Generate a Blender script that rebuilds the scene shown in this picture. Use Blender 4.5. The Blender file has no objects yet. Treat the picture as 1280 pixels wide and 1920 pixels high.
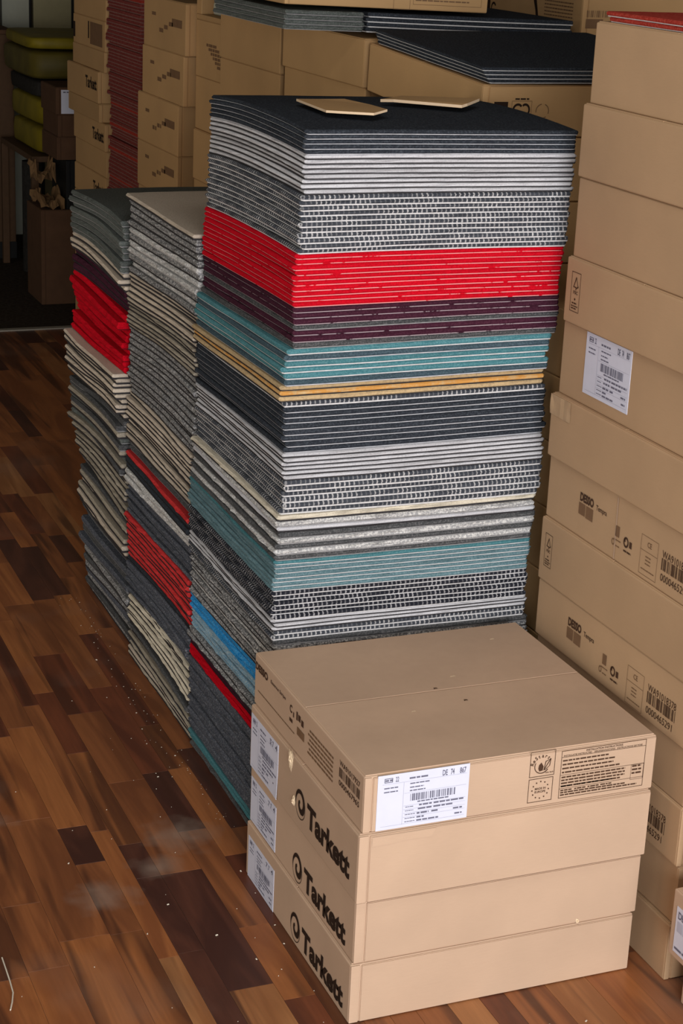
import bpy, bmesh, math, random
import numpy as np
from mathutils import Matrix, Vector

random.seed(11)
RNG = np.random.default_rng(11)
SC = bpy.context.scene
COL = SC.collection

# ------------------------------------------------------------------ camera
CAM_F, CAM_YAW, CAM_PITCH, CAM_ROLL = 3395.5, 0.3955258, 0.3254803, 0.0447871
CAM_POS = Vector((-0.98736, -2.23363, 1.67278))
cy, sy, cp, sp = math.cos(CAM_YAW), math.sin(CAM_YAW), math.cos(CAM_PITCH), math.sin(CAM_PITCH)
fwd = Vector((sy * cp, cy * cp, -sp))
rgt = Vector((cy, -sy, 0))
upv = rgt.cross(fwd)
cr, sr = math.cos(CAM_ROLL), math.sin(CAM_ROLL)
rgt, upv = cr * rgt + sr * upv, -sr * rgt + cr * upv
cam_data = bpy.data.cameras.new('camera')
cam_data.sensor_fit = 'VERTICAL'
cam_data.sensor_height = 36.0
cam_data.sensor_width = 24.0
cam_data.lens = CAM_F / 1920.0 * 36.0
cam_data.clip_start = 0.05
cam = bpy.data.objects.new('camera', cam_data)
COL.objects.link(cam)
m = Matrix(((rgt.x, upv.x, -fwd.x, CAM_POS.x), (rgt.y, upv.y, -fwd.y, CAM_POS.y), (rgt.z, upv.z, -fwd.z, CAM_POS.z), (0, 0, 0, 1)))
cam.matrix_world = m
SC.camera = cam


def to_pixel(p):
    d = Vector(p) - CAM_POS
    z = d.dot(fwd)
    return 640 + CAM_F * d.dot(rgt) / z, 960 - CAM_F * d.dot(upv) / z, z


# ------------------------------------------------------------------ light
world = bpy.data.worlds.new('world')
SC.world = world
world.use_nodes = True
world.node_tree.nodes['Background'].inputs[0].default_value = (0.75, 0.85, 1.0, 1)
world.node_tree.nodes['Background'].inputs[1].default_value = 0.6


def area(name, loc, rot, sx, sy_, power, color):
    l = bpy.data.lights.new(name, 'AREA')
    l.shape = 'RECTANGLE'
    l.size, l.size_y = sx, sy_
    l.energy = power
    l.color = color
    o = bpy.data.objects.new(name, l)
    COL.objects.link(o)
    o.location = loc
    o.rotation_euler = rot
    return o


# daylight falling in through the shop entrance behind the photographer
area('entrance_daylight', (-0.8, -4.96, 1.25), (math.radians(90), 0, 0), 3.3, 2.3, 345.0, (1.0, 0.98, 0.97))
# added warm fill from the left for left-facing sides; no window known there
area('side_fill_light', (-3.14, 2.0, 1.25), (math.radians(90), 0, math.radians(-90)), 2.2, 1.0, 28.0, (1.0, 0.92, 0.78))
SC.view_settings.view_transform = 'Standard'
SC.view_settings.look = 'None'
SC.view_settings.gamma = 1.0
SC.view_settings.use_curve_mapping = False
SC.view_settings.exposure = 0.0


# ------------------------------------------------------------------ materials
def lin(c):
    return tuple(((v / 255) / 12.92 if v / 255 <= 0.04045 else ((v / 255 + 0.055) / 1.055) ** 2.4) for v in c)


class NT:
    def __init__(self, name):
        self.m = bpy.data.materials.new(name)
        self.m.use_nodes = True
        self.t = self.m.node_tree
        self.b = self.t.nodes['Principled BSDF']

    def n(self, kind, **kw):
        nd = self.t.nodes.new(kind)
        for k, v in kw.items():
            if k.startswith('i_'):
                nd.inputs[k[2:].replace('_', ' ')].default_value = v
            else:
                setattr(nd, k, v)
        return nd

    def l(self, a, b):
        self.t.links.new(a, b)

    def mix(self, fac, a, b, blend='MIX'):
        nd = self.n('ShaderNodeMix', data_type='RGBA', blend_type=blend)
        for sock, v in ((nd.inputs[0], fac), (nd.inputs[6], a), (nd.inputs[7], b)):
            if hasattr(v, 'is_output'):
                self.l(v, sock)
            elif isinstance(v, (int, float)):
                sock.default_value = v
            else:
                sock.default_value = (*v[:3], 1)
        return nd.outputs[2]

    def ramp(self, src, stops, interp='LINEAR'):
        nd = self.n('ShaderNodeValToRGB')
        cr_ = nd.color_ramp
        cr_.interpolation = interp
        while len(cr_.elements) < len(stops):
            cr_.elements.new(0.5)
        for e, (p, c) in zip(cr_.elements, stops):
            e.position = p
            e.color = (c, c, c, 1) if isinstance(c, (int, float)) else (*c, 1)
        self.l(src, nd.inputs[0])
        return nd.outputs[0]

    def math(self, op, a, b=0.5):
        nd = self.n('ShaderNodeMath', operation=op)
        for sock, v in ((nd.inputs[0], a), (nd.inputs[1], b)):
            if hasattr(v, 'is_output'):
                self.l(v, sock)
            else:
                sock.default_value = v
        return nd.outputs[0]

    def coord(self, which='Object', scale=(1, 1, 1), jitter=True):
        tc = self.n('ShaderNodeTexCoord')
        v = tc.outputs[which]
        if jitter:
            oi = self.n('ShaderNodeObjectInfo')
            vm = self.n('ShaderNodeVectorMath', operation='SCALE')
            cmb = self.n('ShaderNodeCombineXYZ')
            self.l(oi.outputs['Random'], cmb.inputs[0])
            self.l(oi.outputs['Random'], cmb.inputs[1])
            self.l(cmb.outputs[0], vm.inputs[0])
            vm.inputs['Scale'].default_value = 7.3
            ad = self.n('ShaderNodeVectorMath', operation='ADD')
            self.l(v, ad.inputs[0])
            self.l(vm.outputs[0], ad.inputs[1])
            v = ad.outputs[0]
        mp = self.n('ShaderNodeMapping')
        mp.inputs['Scale'].default_value = scale
        self.l(v, mp.inputs['Vector'])
        return mp.outputs[0]

    def noise(self, vec, scale, detail=2.0, rough=0.5):
        nd = self.n('ShaderNodeTexNoise')
        nd.inputs['Scale'].default_value = scale
        nd.inputs['Detail'].default_value = detail
        nd.inputs['Roughness'].default_value = rough
        self.l(vec, nd.inputs['Vector'])
        return nd.outputs['Fac']

    def bump(self, h, strength, dist):
        nd = self.n('ShaderNodeBump')
        nd.inputs['Strength'].default_value = strength
        nd.inputs['Distance'].default_value = dist
        self.l(h, nd.inputs['Height'])
        self.l(nd.outputs[0], self.b.inputs['Normal'])

    def vary(self, col, amount):
        """whole-object brightness variation"""
        oi = self.n('ShaderNodeObjectInfo')
        f = self.math('MULTIPLY_ADD', oi.outputs['Random'], 2 * amount)
        f.node.inputs[2].default_value = 1 - amount
        cmb = self.n('ShaderNodeCombineColor')
        for i in range(3):
            self.l(f, cmb.inputs[i])
        return self.mix(1.0, col, cmb.outputs[0], 'MULTIPLY')

    def out(self, col, rough=0.9, spec=0.2):
        if hasattr(col, 'is_output'):
            self.l(col, self.b.inputs['Base Color'])
        else:
            self.b.inputs['Base Color'].default_value = (*col, 1)
        if hasattr(rough, 'is_output'):
            self.l(rough, self.b.inputs['Roughness'])
        else:
            self.b.inputs['Roughness'].default_value = rough
        self.b.inputs['Specular IOR Level'].default_value = spec
        return self.m


def m_cardboard(name, c, var=0.06):
    t = NT(name)
    v = t.coord('Object')
    n1 = t.noise(v, 6, 3)
    n2 = t.noise(t.coord('Object', (1, 1, 14)), 60, 3, 0.6)
    c = lin(c)
    col = t.mix(t.ramp(n1, [(0.3, 0.0), (0.7, 1.0)]), tuple(x * 0.93 for x in c), tuple(min(1, x * 1.05) for x in c))
    col = t.mix(t.ramp(n2, [(0.35, 0.0), (0.75, 0.12)]), col, tuple(x * 0.7 for x in c))
    col = t.vary(col, var)
    t.bump(n2, 0.08, 0.0006)
    return t.out(col, 0.75, 0.25)


def m_plain(name, c, rough=0.8, spec=0.2, n=0.08, scale=40):
    t = NT(name)
    v = t.coord('Object')
    nn = t.noise(v, scale, 3)
    c = lin(c)
    col = t.mix(t.ramp(nn, [(0.3, 0.0), (0.7, 1.0)]), tuple(x * (1 - n) for x in c), tuple(min(1, x * (1 + n)) for x in c))
    return t.out(col, rough, spec)


def m_pile(name, c1, c2, lo=0.4, hi=0.6, scale=420, var=0.1, dots=False):
    """tufted pile: yarn colour c1 flecked with c2"""
    t = NT(name)
    c1, c2 = lin(c1), lin(c2)
    if dots:
        v = t.coord('Object', (1, 1, 0.6))
        tc = t.n('ShaderNodeTexCoord')
        sep = t.n('ShaderNodeSeparateXYZ')
        t.l(tc.outputs['Object'], sep.inputs[0])
        wob = t.noise(t.coord('Object', (1, 1, 0.0)), 30, 2)
        u = t.math('MULTIPLY_ADD', wob, 0.006)
        gt = t.math('GREATER_THAN', t.math('ABSOLUTE', sep.outputs[1]), t.math('ABSOLUTE', sep.outputs[0]))
        along = t.n('ShaderNodeMix', data_type='FLOAT')
        t.l(gt, along.inputs[0])
        t.l(sep.outputs[1], along.inputs[2])
        t.l(sep.outputs[0], along.inputs[3])
        t.l(along.outputs[0], u.node.inputs[2])
        oi = t.n('ShaderNodeObjectInfo')
        ph = t.math('MULTIPLY_ADD', u, 2 * math.pi / 0.0088)
        t.l(t.math('MULTIPLY', oi.outputs['Random'], 6.28), ph.node.inputs[2])
        wave = t.math('SINE', ph)
        wave = t.math('MULTIPLY_ADD', wave, 0.5)
        f2 = t.noise(v, 320, 2)
        wave.node.inputs[2].default_value = 0.5
        f = t.ramp(wave, [(0.66, 0.0), (0.9, 1.0)])
        f = t.mix(t.ramp(t.noise(v, 22, 2), [(0.40, 0.12), (0.58, 0.8)]), (0, 0, 0), f)
        col = t.mix(f, c1, c2)
        col = t.mix(t.ramp(f2, [(0.3, 0.5), (0.7, 0.0)]), col, tuple(x * 0.5 for x in c1))
    else:
        v = t.coord('Object', (1, 1, 1.0))
        f2 = t.noise(v, scale, 3, 0.7)
        col = t.mix(t.ramp(f2, [(lo, 0.0), (hi, 1.0)]), c1, c2)
    col = t.vary(col, var)
    t.bump(f2, 0.5, 0.002)
    return t.out(col, 1.0, 0.05)


MAT = {}
MAT['cardboard'] = m_cardboard('cardboard', (188, 160, 136))
MAT['cardboard_column_shade'] = m_cardboard('cardboard_column_shade', (180, 149, 116))  # yellower, dimmer indirect light on the tall column put into the colour
MAT['cardboard_yellow'] = m_cardboard('cardboard_yellow', (182, 146, 102), 0.08)  # yellower than the plain cardboard; rear cartons and scraps
MAT['cardboard_edge'] = m_cardboard('cardboard_edge', (205, 180, 150))
MAT['torn'] = m_plain('torn_paper', (222, 200, 170), 0.95, 0.1, 0.12, 200)
MAT['ink'] = m_plain('brown_black_ink', (42, 28, 20), 0.7, 0.2)
MAT['ink_brown'] = m_plain('brown_ink', (70, 48, 34), 0.75, 0.2)
MAT['ink_pale'] = m_plain('pale_brown_ink', (118, 90, 66), 0.8, 0.2)
MAT['ink_label'] = m_plain('grey_label_ink', (104, 104, 122), 0.7, 0.2)
MAT['ink_line'] = m_plain('pale_label_rule', (176, 178, 196), 0.7, 0.2)
MAT['label'] = m_plain('white_label_paper', (206, 209, 226), 0.55, 0.3, 0.02)
MAT['tape'] = m_plain('brown_tape', (190, 160, 125), 0.3, 0.5)
MAT['metal'] = m_plain('threshold_metal', (150, 145, 135), 0.4, 0.5)
MAT['wall'] = m_plain('painted_wall', (132, 128, 116), 0.9, 0.1)
MAT['ceiling'] = m_plain('ceiling_paint', (112, 108, 102), 0.95, 0.1)
MAT['rear_carpet'] = m_pile('rear_floor_carpet', (52, 44, 38), (74, 66, 58), 0.35, 0.7, 60, 0.0)
MAT['white_panel'] = m_plain('white_board', (170, 172, 158), 0.6, 0.3, 0.03)
MAT['cream_panel'] = m_plain('cream_board', (158, 150, 116), 0.6, 0.3, 0.03)
MAT['black_panel'] = m_plain('black_board', (14, 13, 13), 0.6, 0.3)
MAT['brown_panel'] = m_plain('brown_board', (84, 62, 44), 0.7, 0.2)
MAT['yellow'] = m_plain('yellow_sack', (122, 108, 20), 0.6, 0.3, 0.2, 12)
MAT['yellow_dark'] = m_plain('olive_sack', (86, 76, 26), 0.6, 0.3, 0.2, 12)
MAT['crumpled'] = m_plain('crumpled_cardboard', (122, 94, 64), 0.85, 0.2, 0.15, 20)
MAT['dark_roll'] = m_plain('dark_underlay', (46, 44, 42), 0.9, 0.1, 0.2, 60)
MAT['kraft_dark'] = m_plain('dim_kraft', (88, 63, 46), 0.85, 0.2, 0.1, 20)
MAT['crumb'] = m_plain('carpet_crumb', (205, 196, 180), 0.9, 0.1)

PILE = {
    'black': m_pile('pile_black', (43, 47, 54), (72, 78, 86), 0.45, 0.75, 260),
    'black_dot': m_pile('pile_black_dotted', (40, 42, 50), (190, 190, 194), dots=True),
    'light_grey': m_pile('pile_light_grey', (190, 191, 196), (154, 155, 162), 0.5, 0.8, 380),
    'grey_dot': m_pile('pile_grey_dotted', (66, 70, 78), (205, 205, 206), dots=True),
    'red': m_pile('pile_red', (196, 14, 34), (168, 8, 26), 0.4, 0.7, 300, 0.06),
    'coral': m_pile('pile_coral_red', (206, 62, 62), (170, 40, 46), 0.4, 0.7, 300, 0.08),
    'plum': m_pile('pile_plum', (58, 28, 42), (76, 42, 56), 0.45, 0.7, 300, 0.08),
    'teal': m_pile('pile_teal', (62, 112, 121), (98, 142, 149), 0.4, 0.75, 320),
    'slate_teal': m_pile('pile_slate_teal', (58, 74, 84), (86, 106, 116), 0.4, 0.75, 320),
    'pale_teal': m_pile('pile_pale_teal', (80, 110, 119), (116, 142, 149), 0.4, 0.7, 320),
    'tan': m_pile('pile_tan', (186, 162, 124), (156, 136, 108), 0.45, 0.7, 200),
    'ochre': m_pile('pile_ochre', (190, 138, 74), (190, 164, 122), 0.45, 0.7, 60),
    'cream': m_pile('pile_cream', (214, 206, 188), (170, 160, 142), 0.5, 0.8, 300),
    'beige': m_pile('pile_beige', (192, 180, 165), (156, 146, 133), 0.5, 0.8, 300, 0.12),
    'taupe': m_pile('pile_taupe', (160, 152, 138), (126, 120, 110), 0.45, 0.75, 300, 0.18),
    'grey': m_pile('pile_grey_fleck', (92, 93, 96), (178, 178, 178), 0.45, 0.62, 260, 0.1),
    'pale_fleck': m_pile('pile_pale_fleck', (150, 151, 154), (210, 210, 208), 0.42, 0.6, 260, 0.1),
    'dark_grey': m_pile('pile_dark_grey', (66, 68, 70), (108, 108, 110), 0.45, 0.7, 320, 0.15),
    'green_grey': m_pile('pile_green_grey', (78, 84, 82), (106, 110, 108), 0.42, 0.7, 320, 0.12),
    'slate': m_pile('pile_slate', (70, 74, 84), (126, 129, 136), 0.48, 0.7, 300, 0.1),
    'blue': m_pile('pile_blue', (30, 128, 196), (92, 170, 218), 0.45, 0.68, 280, 0.06),
    'pale_blue': m_pile('pile_pale_blue', (104, 150, 180), (172, 186, 190), 0.4, 0.65, 280, 0.08),
    'rust': m_pile('pile_rust_red', (108, 48, 46), (142, 76, 70), 0.4, 0.7, 200, 0.2),
    'dusty_red': m_pile('pile_dusty_red', (146, 46, 38), (172, 74, 62), 0.4, 0.7, 200, 0.1),
}
BACK = {
    'pale': m_plain('backing_pale', (198, 198, 200), 0.9, 0.1, 0.12, 120),
    'mid': m_plain('backing_mid', (140, 140, 142), 0.9, 0.1, 0.15, 120),
    'dark': m_plain('backing_dark', (52, 50, 52), 0.9, 0.1, 0.15, 120),
    'pink': m_pile('backing_pinkish', (220, 150, 150), (196, 20, 38), 0.58, 0.63, 34, 0.05),
    'dark_red': m_plain('backing_dark_red', (110, 12, 24), 0.9, 0.1, 0.2, 60),
    'grey_line': m_plain('backing_grey_line', (178, 180, 186), 0.9, 0.1, 0.15, 90),
    'plum_line': m_pile('backing_plum_line', (164, 150, 156), (58, 28, 42), 0.56, 0.62, 34, 0.05),
    'rust': m_plain('backing_rust', (132, 96, 90), 0.9, 0.1, 0.2, 60),
}
#           pile, backing, fuzz, backing thickness share
TYPES = {
    'black': ('black', 'grey_line', 0.0006, 0.17), 'black_rear': ('black', 'pale', 0.0005, 0.24), 'black_dot': ('black_dot', 'pale', 0.0009, 0.22),
    'light_grey': ('light_grey', 'dark', 0.0006, 0.26), 'grey_dot': ('grey_dot', 'pale', 0.0008, 0.27),
    'red': ('red', 'pink', 0.0006, 0.17), 'red_plain': ('red', 'dark_red', 0.0012, 0.14), 'plum_plain': ('plum', 'dark', 0.0009, 0.14), 'black_plain': ('black', 'dark', 0.0006, 0.15), 'coral': ('coral', 'dark', 0.0012, 0.2), 'plum': ('plum', 'plum_line', 0.0006, 0.15),
    'teal': ('teal', 'pale', 0.0006, 0.20), 'slate_teal': ('slate_teal', 'grey_line', 0.0006, 0.18), 'pale_teal': ('pale_teal', 'pale', 0.0007, 0.20),
    'tan': ('tan', 'dark', 0.0006, 0.2), 'ochre': ('ochre', 'dark', 0.0006, 0.2), 'cream': ('cream', 'dark', 0.0014, 0.28),
    'beige': ('beige', 'dark', 0.0008, 0.33), 'taupe': ('taupe', 'dark', 0.0010, 0.31), 'grey': ('grey', 'dark', 0.0014, 0.2),
    'pale_fleck': ('pale_fleck', 'mid', 0.0016, 0.2), 'dark_grey': ('dark_grey', 'mid', 0.0008, 0.18),
    'green_grey': ('green_grey', 'mid', 0.0008, 0.16), 'slate': ('slate', 'mid', 0.0009, 0.16), 'blue': ('blue', 'mid', 0.0012, 0.18),
    'pale_blue': ('pale_blue', 'mid', 0.0012, 0.2), 'dusty_red': ('dusty_red', 'pale', 0.0006, 0.2),
}


DUST = ((-0.075, 0.66, 0.075), (-0.15, 0.56, 0.05), (-0.27, 0.49, 0.06), (-0.41, 0.82, 0.05))


def m_wood(name, c, streak):
    t = NT(name)
    g = t.n('ShaderNodeNewGeometry')
    oi = t.n('ShaderNodeObjectInfo')
    cmb = t.n('ShaderNodeCombineXYZ')
    t.l(oi.outputs['Random'], cmb.inputs[1])
    t.l(oi.outputs['Random'], cmb.inputs[2])
    sc = t.n('ShaderNodeVectorMath', operation='SCALE')
    sc.inputs['Scale'].default_value = 9.0
    t.l(cmb.outputs[0], sc.inputs[0])
    ad = t.n('ShaderNodeVectorMath', operation='ADD')
    t.l(g.outputs['Position'], ad.inputs[0])
    t.l(sc.outputs[0], ad.inputs[1])

    def mp(s):
        q = t.n('ShaderNodeMapping')
        q.inputs['Scale'].default_value = s
        t.l(ad.outputs[0], q.inputs['Vector'])
        return q.outputs[0]
    c = lin(c)
    streak = lin(streak)
    big = t.noise(mp((11, 1.5, 1)), 1.0, 3, 0.55)
    big.node.inputs['Distortion'].default_value = 1.6
    fine = t.noise(mp((160, 6, 1)), 1.0, 4, 0.65)
    col = t.mix(t.ramp(big, [(0.40, 0.0), (0.60, 0.8)]), c, streak)
    knot = t.noise(mp((20, 1.3, 1)), 0.9, 2, 0.5)
    knot.node.inputs['Distortion'].default_value = 0.8
    col = t.mix(t.ramp(knot, [(0.56, 0.0), (0.66, 0.8)]), col, lin((66, 38, 29)))
    col = t.mix(t.ramp(fine, [(0.35, 0.0), (0.8, 0.5)]), col, tuple(x * 0.5 for x in c))
    # trodden-in dust lying in cloudy patches
    dn = t.n('ShaderNodeTexNoise')
    dn.inputs['Scale'].default_value = 2.6
    dn.inputs['Detail'].default_value = 6
    t.l(g.outputs['Position'], dn.inputs['Vector'])
    dust = t.ramp(dn.outputs['Fac'], [(0.56, 0.0), (0.78, 0.30)])
    for (x, y, r) in DUST:
        dist = t.n('ShaderNodeVectorMath', operation='DISTANCE')
        dist.inputs[1].default_value = (x, y, 0)
        wob = t.n('ShaderNodeTexNoise')
        wob.inputs['Scale'].default_value = 22
        wob.inputs['Detail'].default_value = 5
        t.l(g.outputs['Position'], wob.inputs['Vector'])
        t.l(g.outputs['Position'], dist.inputs[0])
        q = t.math('MULTIPLY_ADD', wob.outputs['Fac'], r * 1.6)
        t.l(dist.outputs['Value'], q.node.inputs[2])
        spot = t.ramp(q, [(r * 0.8, 0.5), (r * 1.9, 0.0)])
        dust = t.math('MAXIMUM', dust, spot)
    col = t.mix(dust, col, lin((150, 132, 118)))
    rough = t.math('MULTIPLY_ADD', dust, 0.6)
    rough.node.inputs[2].default_value = 0.38
    t.bump(fine, 0.08, 0.0008)
    return t.out(col, rough, 0.42)


WOOD = [m_wood('walnut_mid', (152, 94, 56), (104, 60, 38)), m_wood('walnut_orange', (166, 104, 60), (128, 74, 44)),
        m_wood('walnut_dark', (92, 55, 42), (62, 36, 30)), m_wood('walnut_red', (122, 68, 44), (84, 46, 34)),
        m_wood('walnut_light', (174, 120, 76), (138, 86, 50))]


# ------------------------------------------------------------------ helpers
def mesh(name, verts, faces, mats, idx=None, smooth=False):
    me = bpy.data.meshes.new(name)
    me.from_pydata(verts if isinstance(verts, list) else verts.tolist(), [], faces)
    for mt in (mats if isinstance(mats, (list, tuple)) else [mats]):
        me.materials.append(mt)
    if idx is not None:
        me.polygons.foreach_set('material_index', idx)
    if smooth:
        me.polygons.foreach_set('use_smooth', [True] * len(me.polygons))
    me.update()
    return me


def obj(name, me, parent=None):
    o = bpy.data.objects.new(name, me)
    COL.objects.link(o)
    if parent:
        o.parent = parent
    return o


def tag(o, label=None, cat=None, group=None, kind=None):
    for k, v in (('label', label), ('category', cat), ('group', group), ('kind', kind)):
        if v:
            o[k] = v
    return o


def empty(name, loc, rz=0.0):
    o = bpy.data.objects.new(name, None)
    o.empty_display_size = 0.05
    COL.objects.link(o)
    o.location = loc
    o.rotation_euler = (0, 0, rz)
    return o


def bm_mesh(name, bm, mat):
    me = bpy.data.meshes.new(name)
    bm.to_mesh(me)
    bm.free()
    for mt in (mat if isinstance(mat, (list, tuple)) else [mat]):
        me.materials.append(mt)
    return me


def bm_box(bm, x0, y0, z0, x1, y1, z1):
    r = bmesh.ops.create_cube(bm, size=1.0)
    bmesh.ops.scale(bm, vec=(x1 - x0, y1 - y0, z1 - z0), verts=r['verts'])
    bmesh.ops.translate(bm, vec=((x0 + x1) / 2, (y0 + y1) / 2, (z0 + z1) / 2), verts=r['verts'])
    return r['verts']


def box_mesh(name, b, mat, bevel=0.0, seg=2):
    bm = bmesh.new()
    bm_box(bm, *b)
    if bevel:
        bmesh.ops.bevel(bm, geom=bm.edges[:], offset=bevel, segments=seg, affect='EDGES', profile=0.6)
    return bm_mesh(name, bm, mat)


ORD = ['zeroth', 'top', 'second', 'third', 'fourth', 'fifth', 'sixth', 'seventh', 'eighth', 'ninth', 'tenth', 'eleventh', 'twelfth',
       'thirteenth', 'fourteenth', 'fifteenth', 'sixteenth']

# ------------------------------------------------------------------ room
RX0, RX1, RY0, RY1, RZ = -3.2, 2.5, -5.0, 7.6, 2.8
THR = 4.77
floor = obj('floor', box_mesh('floor', (RX0, RY0, -0.12, RX1, THR, -0.004), MAT['black_panel']))
tag(floor, kind='structure')
rear = obj('floor_rear', box_mesh('floor_rear', (RX0, THR, -0.12, RX1, RY1, -0.001), MAT['rear_carpet']))
tag(rear, kind='structure')
tag(obj('trim_1', box_mesh('trim_1', (RX0, THR - 0.018, -0.001, RX1, THR + 0.018, 0.005), MAT['metal'], 0.002)), kind='structure')
tag(obj('ceiling', box_mesh('ceiling', (RX0 - 0.1, RY0 - 0.1, RZ, RX1 + 0.1, RY1 + 0.1, RZ + 0.1), MAT['ceiling'])), kind='structure')
tag(obj('wall_left', box_mesh('wall_left', (RX0 - 0.1, RY0, 0, RX0, RY1, RZ), MAT['wall'])), kind='structure')
tag(obj('wall_right', box_mesh('wall_right', (RX1, RY0, 0, RX1 + 0.1, RY1, RZ), MAT['wall'])), kind='structure')
tag(obj('wall_back', box_mesh('wall_back', (RX0, RY1, 0, RX1, RY1 + 0.1, RZ), MAT['wall'])), kind='structure')
bm = bmesh.new()
bm_box(bm, RX0, RY0 - 0.1, 0, -2.7, RY0, RZ)
bm_box(bm, 0.7, RY0 - 0.1, 0, RX1, RY0, RZ)
bm_box(bm, -2.7, RY0 - 0.1, 2.5, 0.7, RY0, RZ)
tag(obj('wall_front', bm_mesh('wall_front', bm, MAT['wall'])), kind='structure')
# added unseen lamp, put in to brighten horizontal surfaces near the front
lamp = empty('added_lamp', (-0.35, -0.75, RZ - 0.10))
tag(lamp, 'added flat white ceiling lamp over the entrance end of the shop', 'lamp')
obj('housing', box_mesh('housing', (-0.62, -0.32, 0.02, 0.62, 0.32, 0.10), MAT['white_panel'], 0.006), lamp)
for b in ((-0.62, -0.32, 0.0, 0.62, -0.30, 0.02), (-0.62, 0.30, 0.0, 0.62, 0.32, 0.02), (-0.62, -0.30, 0.0, -0.60, 0.30, 0.02), (0.60, -0.30, 0.0, 0.62, 0.30, 0.02)):
    obj('rim', box_mesh('rim', b, MAT['white_panel'], 0.002), lamp)
area('added_lamp_light', (-0.35, -0.75, RZ - 0.095), (0, 0, 0), 1.16, 0.56, 17.0, (1.0, 0.95, 0.88))
win = tag(empty('added_window_1', (RX0, 2.0, 0.65)), kind='structure')  # added window, built only to go with the side fill light
for nm, b in (('window_sill', (0.0, -1.2, -0.04, 0.09, 1.2, 0.0)), ('window_frame', (0.0, -1.18, 0.0, 0.04, -1.12, 1.3)), ('window_frame', (0.0, 1.12, 0.0, 0.04, 1.18, 1.3)),
              ('window_frame', (0.0, -1.12, 1.25, 0.04, 1.12, 1.3)), ('pane', (0.0, -1.12, 0.0, 0.008, 1.12, 1.25))):
    obj(nm, box_mesh(nm, b, MAT['white_panel'], 0.003), win)

# floor strips: every strip of the parquet its own piece, seams sunk between them
edges = [-0.446, -0.377, -0.29, -0.234, -0.1985, -0.153, -0.077, -0.0225]
while edges[0] > RX0:
    edges.insert(0, edges[0] - random.choice((0.045, 0.056, 0.064, 0.075)))
while edges[-1] < RX1:
    edges.append(edges[-1] + random.choice((0.045, 0.056, 0.064, 0.075)))
edges[0], edges[-1] = RX0, RX1
FIXED = {(-0.077): [(0.671, 0.92, 2), (0.92, 1.35, 3), (0.32, 0.671, 0)], (-0.29): [(0.61, 0.75, 2), (0.365, 0.61, 0), (0.75, 1.2, 1)],
         (-0.1985): [(0.53, 0.655, 2), (0.655, 1.05, 1), (0.275, 0.53, 2), (-0.05, 0.275, 2)], (-0.153): [(0.145, 0.53, 2), (0.53, 0.9, 0)],
         (-0.234): [(0.27, 0.72, 1), (0.72, 1.3, 0), (0.0, 0.27, 4)], (-0.377): [(0.37, 0.8, 0), (0.0, 0.37, 1)], (-0.0225): [(0.31, 0.56, 3), (0.0, 0.31, 0)]}
planks = []
for x0, x1 in zip(edges[:-1], edges[1:]):
    if x1 - x0 < 0.004:
        continue
    fx = sorted(FIXED.get(x0, []))
    spans = []
    if fx:
        y = fx[0][0]
        while y > RY0:
            y2 = max(RY0, y - random.uniform(0.2, 0.55))
            spans.append((y2, y, random.choices((0, 1, 2, 3, 4), (38, 24, 10, 18, 10))[0]))
            y = y2
        spans += fx
        y = fx[-1][1]
    else:
        y = RY0
    first = True
    while y < THR - 0.018:
        y2 = min(THR - 0.018, y + (random.uniform(0.05, 0.5) if first and not fx else random.uniform(0.2, 0.55)))
        spans.append((y, y2, random.choices((0, 1, 2, 3, 4), (38, 24, 10, 18, 10))[0]))
        y = y2
        first = False
    for a, b, k in spans:
        planks.append((x0, x1, a, b, k))


def plank_geo(x0, x1, a, b, g=0.0002, bv=0.0003):
    X0, X1, Y0, Y1 = x0 + g, x1 - g, a + g, b - g
    v = [(X0, Y0, -0.004), (X1, Y0, -0.004), (X1, Y1, -0.004), (X0, Y1, -0.004),
         (X0, Y0, -bv), (X1, Y0, -bv), (X1, Y1, -bv), (X0, Y1, -bv),
         (X0 + bv, Y0 + bv, 0), (X1 - bv, Y0 + bv, 0), (X1 - bv, Y1 - bv, 0), (X0 + bv, Y1 - bv, 0)]
    f = [(3, 2, 1, 0), (0, 1, 5, 4), (1, 2, 6, 5), (2, 3, 7, 6), (3, 0, 4, 7), (4, 5, 9, 8), (5, 6, 10, 9), (6, 7, 11, 10), (7, 4, 8, 11), (8, 9, 10, 11)]
    return v, f


def plank_show(p):
    x0, x1, a, b, k = p
    best = 0
    for fx in (0.1, 0.5, 0.9):
        for fy in (0.05, 0.35, 0.65, 0.95):
            px, py, z = to_pixel((x0 + (x1 - x0) * fx, a + (b - a) * fy, 0))
            if z > 0.3 and -20 < px < 1300 and -20 < py < 1940:
                # the cells under the stacks never show
                X, Y = x0 + (x1 - x0) * fx, a + (b - a) * fy
                if X > 0.07 and Y > 0.0:
                    continue
                best += (b - a) * (x1 - x0) / (z * z)
    return best


planks.sort(key=plank_show, reverse=True)
vs, fs, mi = [], [], []
for i, p in enumerate(planks):
    v, f = plank_geo(*p[:4])
    if i < 295 and plank_show(p) > 0:
        c = ((p[0] + p[1]) / 2, (p[2] + p[3]) / 2)
        o = obj('plank', mesh('plank', [(a - c[0], b - c[1], z) for a, b, z in v], f, WOOD[p[4]]), floor)
        o.location = (c[0], c[1], 0)
    else:
        n0 = len(vs)
        vs += v
        fs += [tuple(j + n0 for j in q) for q in f]
        mi += [p[4]] * len(f)
o = obj('remaining_planks', mesh('remaining_planks', vs, fs, WOOD, mi), floor)
o['kind'] = 'stuff'

# ------------------------------------------------------------------ carpet tiles
NSIDE = 22


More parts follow.
